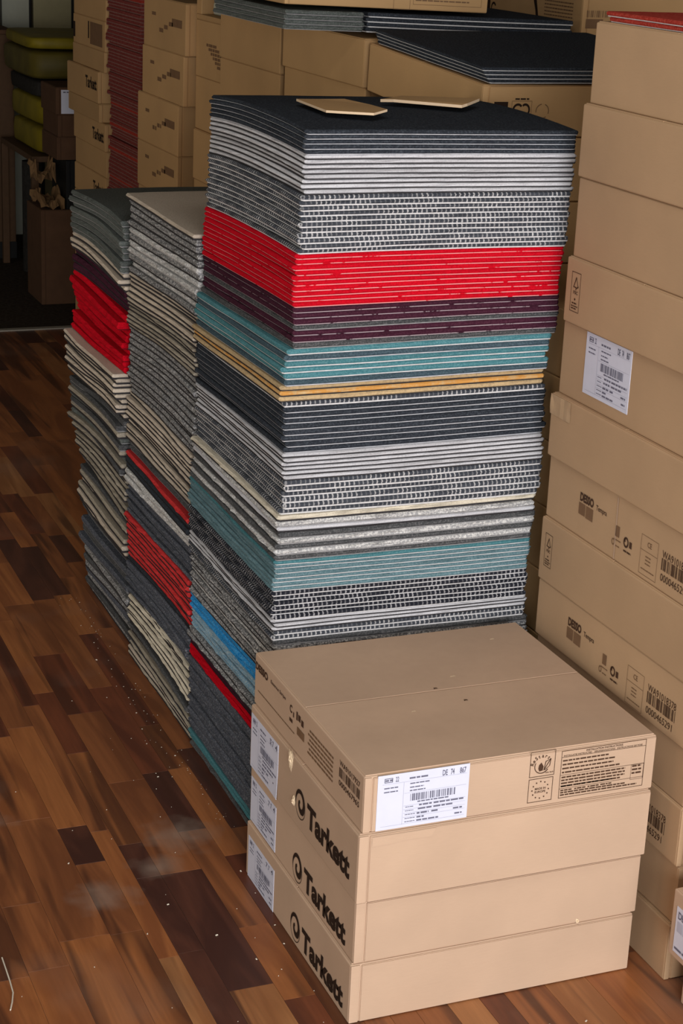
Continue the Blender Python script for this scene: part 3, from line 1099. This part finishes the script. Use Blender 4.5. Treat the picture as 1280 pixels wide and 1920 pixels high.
for i in range(2):
    k.words(u0 + 0.003, v1 - 0.0742 - i * 0.0042, u0 + 0.12 + 0.022 * i, 0.0022, 400 + i)
stamp(k, c4, 'front', 'printed_instructions', MAT['ink_brown'])
# print on the narrow left side of the top carton
k = Ink()
desso(k, 0.005, 0.068, 0.062, 0.0125)
k.text('Essence Stripe', 0.082, 0.072, 0.073, 0.006, 0.015)
stamp(k, c4, 'left', 'printed_logo', MAT['ink_brown'])
k = Ink()
k.text('C', 0.176, 0.062, 0.011, 0.013, 0.035)
k.rect(0.192, 0.058, 0.196, 0.067)
k.words(0.176, 0.045, 0.19, 0.006, 5)
k.rect(0.207, 0.060, 0.213, 0.075)
k.rect(0.216, 0.062, 0.226, 0.073)
k.rect(0.230, 0.059, 0.240, 0.070)
stamp(k, c4, 'left', 'printed_symbols', MAT['ink_brown'])
k = Ink()
k.bars(0.398, 0.050, 0.482, 0.066, 24, 9)
k.text('WA91017927', 0.398, 0.070, 0.082, 0.009, 0.01)
k.text('0000467965', 0.398, 0.036, 0.082, 0.009, 0.01)
stamp(k, c4, 'left', 'barcode', MAT['ink_brown'])
k = Ink()
k.rect(0.212, 0.036, 0.245, 0.050)
for i in range(6):
    k.words(0.262 + 0.006 * (i % 2), 0.026 + i * 0.008, 0.372, 0.0035, 600 + i)
k.words(0.02, 0.03, 0.20, 0.002, 640)
stamp(k, c4, 'left', 'faint_print', MAT['ink_pale'])


def torn_patch(c, face, u, v, r, seed, n=14):
    """a scab of peeled liner standing off the cardboard"""
    rr = random.Random(seed)
    V, F = [], []
    rings = 4
    for k_ in range(rings):
        q = 1 - k_ / rings
        for i in range(n):
            a = 2 * math.pi * i / n
            s = r * q * (0.65 + 0.5 * rr.random())
            V.append(face_point(c['_dim'], face, u + 0.75 * s * math.cos(a), v + 1.2 * s * math.sin(a), 0.0003 + 0.006 * (1 - q) * rr.uniform(0.3, 1)))
    for k_ in range(rings - 1):
        for i in range(n):
            j = (i + 1) % n
            F.append((k_ * n + i, k_ * n + j, (k_ + 1) * n + j, (k_ + 1) * n + i))
    F.append(tuple(range((rings - 1) * n, rings * n)))
    o = obj('torn_paper', mesh('torn_paper', V, F, MAT['torn']), c)
    o['label'] = 'pale torn cardboard liner'
    return o


torn_patch(c3, 'left', 0.202, 0.106, 0.017, 1)
torn_patch(c3, 'left', 0.222, 0.040, 0.009, 2)
torn_patch(c2, 'front', 0.395, 0.004, 0.004, 3)
# scuffs and a loose lint or two on the lid
k = Ink()
for (u, v, a, w) in ((0.28, 0.30, 0.1, 0.012), (0.16, 0.19, 0.3, 0.009), (0.42, 0.43, 0.2, 0.01)):
    k.poly([(u, v), (u + w, v + 0.001), (u + w * 0.9, v + 0.005), (u + w * 0.3, v + 0.004)])
stamp(k, c4, 'top', 'scuff', MAT['torn'], 0.0004)

k = Ink()
for (u, v) in ((0.233, 0.262), (0.262, 0.205)):
    k.poly([(u, v), (u + 0.004, v + 0.002), (u + 0.008, v + 0.001), (u + 0.007, v + 0.005), (u + 0.002, v + 0.006)])
stamp(k, c4, 'top', 'dirt_speck', MAT['brown_panel'], 0.0005)
k = Ink()
k.poly([(0.021, 0.098), (0.05, 0.0985), (0.08, 0.101), (0.12, 0.1), (0.128, 0.1135), (0.021, 0.1135)])
stamp(k, c3, 'front', 'peeled_strip', MAT['cardboard'], 0.0009)

# --- the tall column beside it
RC = 'cartons in the tall column'
rz_ = [0, .105, .21, .315, .414, .523, .642, .757, .872, 1.003, 1.116, 1.251, 1.372, 1.504]
rfar = [.470, .472, .474, .476, .478, .479, .478, .477, .471, .462, .455, .456, .450]
rx = [.540, .545, .541, .545, .540, .537, .542, .535, .544, .535, .541, .537, .545]
rlab = ['bottom carton of the tall column, its folded corner on the floor', 'plain carton low in the tall column, second up from the floor',
        'carton low in the tall column, part of a barcode showing, third up from the floor', 'carton with a frayed corner low in the tall column, fourth from the floor',
        'printed carton of the tall column meeting the lid of the low pile', 'carton of the tall column with a small tree mark, lower of two',
        'printed carton of the tall column under the taped one', 'carton of the tall column with clear tape puckered on its corner',
        'carton of the tall column with a white barcode label', 'carton of the tall column with a small tree mark, upper of two',
        'plain carton of the tall column just above the upper tree mark', 'plain carton second from the top of the tall column',
        'top carton of the tall column, red carpet tiles lying on it']
RCB = []
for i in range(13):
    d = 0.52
    RCB.append(carton(rx[i], rfar[i] - d, rz_[i], 0.51, d, rz_[i + 1] - rz_[i], rlab[i], RC, 'cardboard_column_shade', rz=RNG.normal(0, 0.003), strip=0.012 + 0.006 * (i % 2)))


def tempra_print(c, far, y0=None, dv=0.0):
    """the long-side print of this carpet maker; u runs from the far end"""
    k = Ink()
    desso(k, 0.118, 0.070 + dv, 0.047, 0.014)
    k.text('Tempra', 0.174, 0.070 + dv, 0.036, 0.009, 0.01)
    stamp(k, c, 'left', 'printed_logo', MAT['ink_brown'])
    k = Ink()
    k.ringarc(0.279, 0.047 + dv, 0.0065, 0.0075, 0, 360, 0.5, 0.5, 18)
    k.rect(0.273, 0.047 + dv, 0.277, 0.0535 + dv)
    k.rect(0.290, 0.041 + dv, 0.2975, 0.052 + dv)
    k.words(0.273, 0.030 + dv, 0.297, 0.003, 11)
    stamp(k, c, 'left', 'printed_symbols', MAT['ink_brown'])
    k = Ink()
    k.text('WA91018378', 0.391, 0.061 + dv, 0.086, 0.0125, 0.0)
    k.bars(0.391, 0.040 + dv, 0.479, 0.060 + dv, 22, 77)
    k.text('0000465291', 0.391, 0.022 + dv, 0.080, 0.0125, 0.0)
    stamp(k, c, 'left', 'barcode', MAT['ink_brown'])
    q = Ink()
    q.rect(0.116, 0.045 + dv, 0.138, 0.066 + dv)
    q.rect(0.141, 0.044 + dv, 0.165, 0.066 + dv)
    stamp(q, c, 'left', 'swatch_print', MAT['ink_pale'])
    q = Ink()
    q.rect(0.243, 0.047 + dv, 0.256, 0.066 + dv)
    q.words(0.240, 0.040 + dv, 0.262, 0.002, 15)
    q.ringarc(0.238, 0.035 + dv, 0.004, 0.005, 0, 360, 0.4, 0.4, 12)
    q.words(0.246, 0.030 + dv, 0.26, 0.002, 16)
    stamp(q, c, 'left', 'faint_symbols', MAT['ink_pale'])
    q = Ink()
    q.frame(0.325, 0.012 + dv, 0.378, 0.079 + dv, 0.0007)
    q.rect(0.325, 0.053 + dv, 0.378, 0.0537 + dv)
    q.text('CE', 0.345, 0.062 + dv, 0.013, 0.009, 0.01)
    for i in range(3):
        q.words(0.342, 0.032 + i * 0.006 + dv, 0.358, 0.002, 18 + i)
    q.words(0.331, 0.021 + dv, 0.372, 0.0018, 30)
    stamp(q, c, 'left', 'faint_table', MAT['ink_pale'])


tempra_print(RCB[4], 0.478, dv=-0.008)
tempra_print(RCB[6], 0.478, dv=-0.004)
tempra_print(RCB[2], 0.474, dv=-0.004)
stamp(Ink().poly([(0.243, 0.002), (0.2465, 0.002), (0.2445, 0.110), (0.241, 0.110)]), RCB[6], 'left', 'crease', MAT['cardboard'])
fsc_mark(RCB[5], 'left', 0.019, 0.030, 0.026, 0.062)
fsc_mark(RCB[9], 'left', 0.021, 0.022, 0.031, 0.068)
article_label(RCB[8], 'left', 0.083, 0.022, 0.232, 0.128, 200, ('DE', '74', '867'), nr='22')
o = obj('tape', mesh('tape', [(-0.2555, 0.261 - i * 0.012, 0.112 - j * 0.012) if True else None for j in range(4) for i in range(7)],
                     [(j * 7 + i, j * 7 + i + 1, j * 7 + i + 8, j * 7 + i + 7) for j in range(3) for i in range(6)], MAT['tape']), RCB[7])
for v in o.data.vertices:
    v.co.x -= random.uniform(0.0, 0.0012)
o['label'] = 'clear puckered packing tape'
torn_patch(RCB[3], 'front', 0.004, 0.05, 0.012, 8)

# nearest column, only its corner reaches into the picture
NC = 'cartons in the column nearest the entrance'
l1 = carton(.533, -.632, 0, .51, .52, .098, 'bottom carton of the nearest column, dented corner on the floor', NC)
l2 = carton(.503, -.625, .098, .51, .52, .118, 'carton of the nearest column with a white label by its corner', NC, rz=0.01)
l3 = carton(.540, -.640, .216, .51, .52, .115, 'upper carton of the nearest column, just a sliver showing', NC)
s = sticker(l2, 'left', 0.014, 0.012, 0.13, 0.092, label='white paper label')
k = Ink()
k.text('DESSO', 0.020, 0.073, 0.04, 0.012, 0.03)
k.words(0.018, 0.018, 0.09, 0.004, 2)
stamp(k, l2, 'left', 'printed_text', MAT['ink_label'], 0.0013, s)
k = Ink()
k.rect(0.020, 0.05, 0.034, 0.068)
k.rect(0.037, 0.05, 0.05, 0.068)
stamp(k, l2, 'left', 'grey_squares', MAT['ink_line'], 0.0013, s)


def column(x, y0, w, d, zs, where, group, mat='cardboard_yellow', offs=None, names=None):
    """zs from the top down to the floor"""
    out = []
    n = len(zs) - 1
    for i in range(n):
        dx, dy = (offs[i] if offs and i < len(offs) else (RNG.normal(0, 0.003), RNG.normal(0, 0.003)))
        nm = (names or {}).get(i) or f'{"top" if i == 0 else ORD[i + 1]} brown carton {"of" if i == 0 else "down in"} {where}'
        out.append(carton(x + dx, y0 + dy, zs[i + 1], w, d, zs[i] - zs[i + 1], nm, group, mat, strip=0.014))
    return out


def down(z, step, bottom=0.0):
    n = max(1, round((z - bottom) / step))
    return [z - (z - bottom) * i / n for i in range(n + 1)]


col2 = column(.588, .505, .50, .43, down(1.0, .125), 'the shadowed column behind the tall one', 'cartons behind the tall column', 'cardboard_yellow', offs=[(0, 0)] * 9)
colA = column(.600, .962, .515, .57, [1.349, 1.247] + down(1.12, .124), 'the rear column holding the loose black tiles', 'cartons under the loose black tiles', offs=[(0, 0)] * 12)
colA[0].rotation_euler[0] = TA
colA[0].location.z = 1.2627
colB = column(.600, 1.552, .515, .522, [1.387, 1.281] + down(1.165, .118), 'the rear column holding the far black tiles', 'cartons under the far black tiles',
              offs=[(-0.004, -0.008), (0.006, 0.0)] + [(0, 0)] * 12)
colC = column(.600, 2.092, .515, .475, [1.492, 1.374, 1.257] + down(1.14, .117), 'the rear column with logos facing the light', 'cartons of the logo column',
              offs=[(-0.006, -0.002), (0, 0), (0.003, 0.004)] + [(0, 0)] * 12)
colE = column(1.138, 1.555, .51, .505, [1.512] + down(1.372, .125), 'the column against the far side', 'cartons against the far side', offs=[(0, 0)] * 14)
zG = [1.332, 1.172] + down(1.02, .15)
colG = column(.652, 2.600, .48, .345, zG, 'the narrow recessed column', 'cartons of the recessed column', offs=[(0, 0), (.004, .01), (-.004, .0)] + [(0, 0)] * 9)
zH = [1.372, 1.223, 1.077, .927, .784] + down(.63, .152)
colH = column(.622, 2.955, .48, .437, zH, 'the big-carton column beside the dark red stack', 'big cartons beside the dark red stack',
              offs=[(0, -.004), (0, .01), (-.004, .045), (-.004, .045), (0, .045)] + [(0, .02)] * 9)
zT = [1.345, 1.236, 1.131, 1.058, .946, .880, .783, .690, .590] + down(.50, .1)
colT = column(.700, 4.14, .48, .46, zT, 'the farthest column past the dark red stack', 'cartons of the farthest column',
              offs=[(0, 0), (0.0, .01), (.0, .02), (-.01, .07), (-.008, .06), (0, .01), (0.004, .0), (0, 0), (0, 0)] + [(0, 0)] * 9)

for c in (colT[3], colT[5], colT[7]):
    k = Ink()
    k.text('Tarkett', 0.28, 0.03 if c is not colT[3] else 0.045, 0.16, 0.04, 0.03)
    stamp(k, c, 'left', 'printed_logo', MAT['ink'])
k = Ink()
k.rect(0.0, 0.02, 0.03, 0.075)
k.rect(0.22, 0.03, 0.235, 0.09)
stamp(k, colT[1], 'left', 'printed_logo', MAT['ink'])
k = Ink()
k.rect(0.25, 0.012, 0.42, 0.09)
stamp(k, colT[1], 'left', 'faint_print', MAT['ink_pale'])
for i, c in enumerate(colH[:5]):
    k = Ink()
    k.rect(0.30, 0.075, 0.40, 0.098)
    k.rect(0.09, 0.095, 0.13, 0.105)
    for j in range(3):
        k.words(0.17 + j * 0.05, 0.05 + 0.012 * j, 0.21 + j * 0.05, 0.012, 900 + i * 7 + j)
    stamp(k, c, 'left', 'faint_print', MAT['ink_pale'])
k = Ink()
for j in range(6):
    k.words(0.10 + 0.02 * j, 0.09 - j * 0.011, 0.19 + 0.03 * j, 0.008, 950 + j)
stamp(k, colG[0], 'left', 'faint_print', MAT['ink_pale'])
# fronts with care symbols
prop = carton(.412, 1.563, 1.4505, .487, .49, .125, 'propped carton lying on the black tiles of the rear row', None, 'cardboard_yellow', strip=.01)
prop.rotation_euler[1] = TB
for c, uu in ((colA[0], 0.026), (prop, 0.012)):
    k = Ink()
    k.rect(uu, 0.045, uu + 0.03, 0.070)
    k.ringarc(uu + 0.052, 0.054, 0.010, 0.011, 40, 330, 0.4, 0.4, 16)
    k.ringarc(uu + 0.068, 0.054, 0.009, 0.011, -150, 130, 0.4, 0.4, 16)
    k.words(uu + 0.045, 0.074, uu + 0.075, 0.003, 12)
    stamp(k, c, 'front', 'printed_symbols', MAT['ink'])
    q = Ink()
    q.frame(uu + 0.038, 0.036, uu + 0.082, 0.072, 0.0008)
    for a in range(3):
        q.ringarc(uu + 0.106, 0.052, 0.014, 0.014, 100 + a * 120, 190 + a * 120, 0.12, 0.12, 6)
    q.frame(0.255, 0.0, 0.295, 0.1, 0.0008)
    q.frame(0.302, 0.012, 0.47, 0.1, 0.0008)
    for a in range(8):
        q.words(0.308, 0.02 + a * 0.009, 0.44 + 0.02 * (a % 2), 0.003, 20 + a)
    stamp(q, c, 'front', 'faint_print', MAT['ink_pale'])
k = Ink()
k.rect(0.004, 0.05, 0.03, 0.078)
k.ringarc(0.05, 0.06, 0.012, 0.013, 30, 330, 0.4, 0.4, 14)
k.poly([(0.262, 0.095), (0.275, 0.105), (0.285, 0.075), (0.292, 0.055), (0.28, 0.052), (0.275, 0.07)])
stamp(k, colE[0], 'left', 'printed_symbols', MAT['ink'])
k = Ink()
for a in range(6):
    k.words(0.32, 0.055 + a * 0.008, 0.46, 0.003, 40 + a)
stamp(k, colE[0], 'left', 'faint_print', MAT['ink_pale'])
k = Ink()
k.bars(0.012, 0.070, 0.068, 0.085, 16, 5)
k.words(0.115, 0.078, 0.145, 0.004, 6)
k.rect(0.010, 0.045, 0.055, 0.066)
stamp(k, colE[0], 'front', 'faint_print', MAT['ink_pale'])

# open tray of pale tiles over the recessed column
tray = empty('open_tray', (.892, 2.772, 1.332))
tag(tray, 'open-sided cardboard tray holding pale tiles, top of the recessed column', 'tray')
w, d = .48, .345
obj('base', box_mesh('base', (-w / 2, -d / 2, 0, w / 2, d / 2, .014), MAT['cardboard_yellow'], .002), tray)
for yy in (-d / 2, d / 2 - .045):
    obj('post', box_mesh('post', (-w / 2, yy, .014, -w / 2 + .05, yy + .045, .19), MAT['cardboard_yellow'], .003), tray)
obj('rear_panel', box_mesh('rear_panel', (w / 2 - .008, -d / 2, .014, w / 2, d / 2, .19), MAT['cardboard_yellow'], .002), tray)
for i in range(3):
    t_ = obj('packed_tile', box_mesh('packed_tile', (-.2, -.122, 0, .2, .122, .036), MAT['white_panel'], .008, 3))
    t_.location = (.885, 2.772, 1.346 + i * .0475)
    sp_ = obj('edge_band', box_mesh('edge_band', (-.198, -.12, .036, .198, .12, .0472), MAT['dark_roll'], .002), t_)
    tag(t_, f'{["lowest", "middle", "highest"][i]} pale grey-green tile packed in the cardboard tray', 'tile', 'pale tiles in the tray')

# dark red stack far back: too many thin tiles to pick apart
V, F, MI = [], [], []
z = 0.0
while z < 1.42:
    th = random.uniform(0.0105, 0.014)
    ox, oy = random.gauss(0, 0.004) + 0.006 * math.sin(z * 9), random.gauss(0, 0.004)
    a, b = (0.702 + ox, 3.69 + oy), (1.16 + ox, 4.11 + oy)
    for (q0, q1, mt, ins) in ((z, z + th * 0.3, 1, 0.001), (z + th * 0.3, z + th, 0, 0.0)):
        n0 = len(V)
        V += [(a[0] + ins, a[1] + ins, q0), (b[0], a[1] + ins, q0), (b[0], b[1], q0), (a[0] + ins, b[1], q0),
              (a[0] + ins + .002 * (1 - mt), a[1] + ins, q1), (b[0], a[1] + ins, q1), (b[0], b[1], q1), (a[0] + ins + .002 * (1 - mt), b[1], q1)]
        fq = [(0, 3, 2, 1), (4, 5, 6, 7), (0, 1, 5, 4), (1, 2, 6, 5), (2, 3, 7, 6), (3, 0, 4, 7)]
        F += [tuple(j + n0 for j in f) for f in fq]
        MI += [mt if random.random() > 0.12 else 2 * (1 - mt) + mt] * 6
    z += th
o = obj('carpet_tile_stack', mesh('carpet_tile_stack', V, F, [PILE['rust'], BACK['rust'], PILE['dusty_red']], MI))
tag(o, 'tall far stack of many thin dark red carpet tiles', 'carpet tiles', kind='stuff')


# ------------------------------------------------------------------ cardboard scraps on the stack
def scrap(name, pts, z, th, label, lift=0.0, mat='cardboard'):
    """flat torn piece of corrugated board following its outline, edges lifted a little"""
    n = len(pts)
    cx, cy_ = sum(p[0] for p in pts) / n, sum(p[1] for p in pts) / n
    V = [(x - cx, y - cy_, lf) for x, y, lf in pts] + [(x - cx, y - cy_, th + lf) for x, y, lf in pts]
    F = [tuple(range(n - 1, -1, -1)), tuple(range(n, 2 * n))]
    MI = [0, 0]
    for i in range(n):
        j = (i + 1) % n
        F.append((i, j, n + j, n + i))
        MI.append(1)
    o = obj(name, mesh(name, V, F, [MAT[mat], MAT['cardboard_edge']], MI))
    o.location = (cx, cy_, z)
    tag(o, label, 'cardboard scrap')
    return o


scrap('cardboard_scrap', [(.149, .775, .004), (.152, .64, .0), (.17, .628, 0), (.222, .600, .0), (.258, .627, .003), (.268, .72, .0), (.243, .785, .003), (.2, .80, .001)], 1.3345, .004,
      'torn flat cardboard scrap lying on the black top of the tallest stack', mat='cardboard_yellow')
scrap('cardboard_scrap', [(.318, .798, .0), (.335, .778, .002), (.435, .706, .0), (.45, .715, .002), (.503, .775, .004), (.47, .80, .003), (.376, .838, .002)], 1.3345, .005,
      'ribbed cardboard strip at the far edge of the tallest stack', mat='cardboard_yellow')


# ------------------------------------------------------------------ dim clutter past the threshold
def sack(loc, dims, label, mat, rz=0.0, p=3.2):
    n, mrow = 20, 12
    V, F = [], []
    rr = random.Random(label)
    for j in range(mrow + 1):
        ph = -math.pi / 2 + math.pi * j / mrow
        for i in range(n):
            th = 2 * math.pi * i / n
            sg = lambda q: math.copysign(abs(q) ** (2 / p), q)
            cph = sg(math.cos(ph))
            V.append((dims[0] / 2 * cph * sg(math.cos(th)) * rr.uniform(.96, 1.0), dims[1] / 2 * cph * sg(math.sin(th)) * rr.uniform(.96, 1.0),
                      dims[2] / 2 * (1 + sg(math.sin(ph)) * (1 - 0.04 * rr.random()))))
    for j in range(mrow):
        for i in range(n):
            k_ = (i + 1) % n
            F.append((j * n + i, j * n + k_, (j + 1) * n + k_, (j + 1) * n + i))
    o = obj('sack', mesh('sack', V, F, MAT[mat], smooth=True))
    o.location = loc
    o.rotation_euler = (0, 0, rz)
    zmin = min(v.co.z for v in o.data.vertices)
    for v in o.data.vertices:
        v.co.z -= zmin
    tag(o, label, 'sack', 'sacks on the dim rack')
    return o


# rack carrying the sacks
rack = empty('storage_rack', (0.94, 5.82, 0))
tag(rack, 'dim brown wooden rack carrying the yellow sacks at the back', 'rack')
for px_ in (-.205, .175):
    for py_ in (-.325, .295):
        obj('post', box_mesh('post', (px_, py_, 0, px_ + .03, py_ + .03, .555), MAT['brown_panel'], .003), rack)
obj('shelf', box_mesh('shelf', (-.205, -.325, .555, .205, .325, .58), MAT['brown_panel'], .004), rack)
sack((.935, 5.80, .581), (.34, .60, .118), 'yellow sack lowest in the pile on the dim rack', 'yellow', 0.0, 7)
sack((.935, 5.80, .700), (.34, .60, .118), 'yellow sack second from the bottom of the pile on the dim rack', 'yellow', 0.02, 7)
sack((.935, 5.81, .819), (.36, .60, .075), 'thin dark olive sack in the pile on the dim rack', 'dark_roll', 0.0, 7)  # dark filler put where the dark shelf gap is, not a real sack
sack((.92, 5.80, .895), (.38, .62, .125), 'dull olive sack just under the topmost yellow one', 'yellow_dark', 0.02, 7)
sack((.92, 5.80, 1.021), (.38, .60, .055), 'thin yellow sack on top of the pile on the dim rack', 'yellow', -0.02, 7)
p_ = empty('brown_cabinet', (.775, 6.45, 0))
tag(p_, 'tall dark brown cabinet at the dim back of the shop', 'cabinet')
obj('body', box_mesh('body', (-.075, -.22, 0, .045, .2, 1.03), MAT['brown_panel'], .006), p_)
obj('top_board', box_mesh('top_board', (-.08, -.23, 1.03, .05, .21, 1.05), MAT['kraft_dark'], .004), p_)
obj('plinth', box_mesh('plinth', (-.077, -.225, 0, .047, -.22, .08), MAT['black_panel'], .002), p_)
b_ = empty('black_cabinet', (.70, 6.92, 0))
tag(b_, 'black cabinet standing behind the brown one', 'cabinet')
obj('body', box_mesh('body', (-.12, -.2, 0, .10, .3, 1.75), MAT['black_panel'], .006), b_)
obj('door', box_mesh('door', (-.115, -.215, .05, .095, -.2, 1.7), MAT['black_panel'], .003), b_)
for i, (x0, x1, mt, lb) in enumerate(((.895, 1.03, 'white_panel', 'pale white board standing upright behind the sacks'), (1.05, 1.24, 'cream_panel', 'cream board standing upright behind the sacks'))):
    e_ = empty('upright_board', ((x0 + x1) / 2, 6.85, 0))
    tag(e_, lb, 'board')
    hw = (x1 - x0) / 2
    obj('panel', box_mesh('panel', (-hw, -.015, 0, hw, .015, 2.1), MAT[mt], .004), e_)
    obj('edge_strip', box_mesh('edge_strip', (hw - .002, -.018, 0, hw + .008, .018, 2.1), MAT['black_panel'], .002), e_)
# rolled underlay standing on end
def roll(loc, r, h, label, turns=3.0, lean=0.0):
    n = 60
    V, F = [], []
    th = 0.006
    for s_ in (0, 1):
        for i in range(n + 1):
            t = i / n
            a = t * turns * 2 * math.pi
            rr = r * (0.35 + 0.65 * t) - s_ * th
            for z_ in (0, h):
                V.append((rr * math.cos(a), rr * math.sin(a), z_))
    M_ = 2 * (n + 1)
    for i in range(n):
        a = 2 * i
        F.append((a, a + 2, a + 3, a + 1))
        F.append((M_ + a, M_ + a + 1, M_ + a + 3, M_ + a + 2))
        F.append((a + 1, a + 3, M_ + a + 3, M_ + a + 1))
        F.append((a, M_ + a, M_ + a + 2, a + 2))
    F.append((0, 1, M_ + 1, M_))
    F.append((2 * n, M_ + 2 * n, M_ + 2 * n + 1, 2 * n + 1))
    o = obj('underlay_roll', mesh('underlay_roll', V, F, MAT['dark_roll'], smooth=False))
    o.location = loc
    tag(o, label, 'roll')
    return o


roll((.835, 5.93, 0), .055, .50, 'dark rolled underlay standing on end past the threshold')


def crumple(loc, dims, label, seed, mat='crumpled'):
    """sheet of packing cardboard crushed into folds"""
    rr = np.random.default_rng(seed)
    n = 9
    V = []
    gx, gy = np.meshgrid(np.linspace(-.5, .5, n), np.linspace(-.5, .5, n))
    zz = rr.uniform(0, 1, (n, n)) * (0.4 + 0.6 * np.abs(gx * 2) ** 2)
    for lay in (0, .02):
        for i in range(n):
            for j in range(n):
                V.append((gx[i, j] * dims[0] * (1 + rr.uniform(-.12, .12)), gy[i, j] * dims[1] * (1 + rr.uniform(-.12, .12)), (zz[i, j] + lay) * dims[2]))
    N = n * n
    F = []
    for i in range(n - 1):
        for j in range(n - 1):
            a = i * n + j
            F.append((a, a + n, a + n + 1, a + 1))
            F.append((N + a, N + a + 1, N + a + n + 1, N + a + n))
    rim = list(range(n)) + [i * n + n - 1 for i in range(1, n)] + [(n - 1) * n + j for j in range(n - 2, -1, -1)] + [i * n for i in range(n - 2, 0, -1)]
    for a, b in zip(rim, rim[1:] + rim[:1]):
        F.append((a, b, N + b, N + a))
    zmin = min(v[2] for v in V)
    o = obj('crumpled_cardboard', mesh('crumpled_cardboard', [(x, y, z - zmin) for x, y, z in V], F, MAT[mat]))
    o.location = loc
    tag(o, label, 'cardboard')
    return o


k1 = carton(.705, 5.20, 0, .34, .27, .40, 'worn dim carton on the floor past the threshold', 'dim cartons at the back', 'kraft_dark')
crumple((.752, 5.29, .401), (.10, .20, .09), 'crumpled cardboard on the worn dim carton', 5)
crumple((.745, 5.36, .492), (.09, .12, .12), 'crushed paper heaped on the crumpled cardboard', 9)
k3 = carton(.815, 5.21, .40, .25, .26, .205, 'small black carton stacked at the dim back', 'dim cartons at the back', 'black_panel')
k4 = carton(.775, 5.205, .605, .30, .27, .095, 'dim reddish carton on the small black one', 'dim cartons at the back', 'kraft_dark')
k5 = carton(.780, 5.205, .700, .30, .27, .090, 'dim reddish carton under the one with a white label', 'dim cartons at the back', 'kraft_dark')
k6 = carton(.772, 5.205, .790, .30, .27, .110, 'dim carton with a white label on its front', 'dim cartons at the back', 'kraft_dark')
s_ = sticker(k6, 'front', .022, .004, .15, .10, label='white paper label')
stamp(Ink().words(.03, .088, .07, .005, 4), k6, 'front', 'printed_text', MAT['ink_label'], 0.0013, s_)

# ------------------------------------------------------------------ crumbs, thread
V, F = [], []
rr = random.Random(4)
spots = [(-.105, .60), (-.08, .22), (-.06, .38), (-.17, .43), (-.23, .35), (-.30, .62), (-.34, .28), (-.12, .31), (0.02, .42), (0.0, .5), (.30, -.10), (.34, -.13), (.36, -.11),
         (-.02, 1.12), (-.01, 1.2), (-.005, 1.28), (0.0, 1.34), (-.03, 1.05), (.01, .98), (-.05, .9), (-.37, .93), (-.02, .25), (-.015, .31), (.02, 1.7), (.0, 1.6), (-.02, 1.5)]
spots += [(rr.gauss(0.012, 0.022), rr.uniform(.65, 1.9)) for _ in range(70)] + [(rr.uniform(-.5, .0), rr.uniform(.0, 1.4)) for _ in range(30)]
spots = [(min(x, 0.03) if y > 0.5 else min(x, -0.012) if y > -0.01 else x, y) for x, y in spots]
for i, (x, y) in enumerate(spots):
    s = rr.uniform(.001, .0026) if i < 26 else rr.uniform(.0005, .0013)
    a = rr.uniform(0, 3)
    n0 = len(V)
    for (px, py, pz) in ((-1, -.6, 0), (1, -.5, 0), (.9, .6, 0), (-.8, .5, 0), (-.5, -.3, .6), (.6, -.2, .7), (.4, .3, .6), (-.5, .3, .5)):
        V.append((x + s * (px * math.cos(a) - py * math.sin(a)), y + s * (px * math.sin(a) + py * math.cos(a)), s * pz))
    F += [tuple(j + n0 for j in f) for f in [(3, 2, 1, 0), (4, 5, 6, 7), (0, 1, 5, 4), (1, 2, 6, 5), (2, 3, 7, 6), (3, 0, 4, 7)]]
tag(obj('floor_crumbs', mesh('floor_crumbs', V, F, MAT['crumb'])), 'pale carpet crumbs scattered on the wooden floor', 'crumbs', kind='stuff')
# a snipped yarn
YARN = [(-.477, .352), (-.478, .315), (-.479, .282), (-.481, .248), (-.488, .222), (-.495, .202)]
V, F = [], []
path = YARN
for (x, y) in path:
    for q in range(5):
        a = q * 2 * math.pi / 5
        V.append((x + .0013 * math.cos(a), y, .0013 + .0013 * math.sin(a)))
for i in range(len(path) - 1):
    for q in range(5):
        F.append((i * 5 + q, i * 5 + (q + 1) % 5, (i + 1) * 5 + (q + 1) % 5, (i + 1) * 5 + q))
F += [(0, 1, 2, 3, 4), tuple(len(path) * 5 - 1 - q for q in range(5))]
tag(obj('yarn', mesh('yarn', V, F, MAT['crumb'])), 'short pale yarn end lying on the wooden floor', 'yarn')
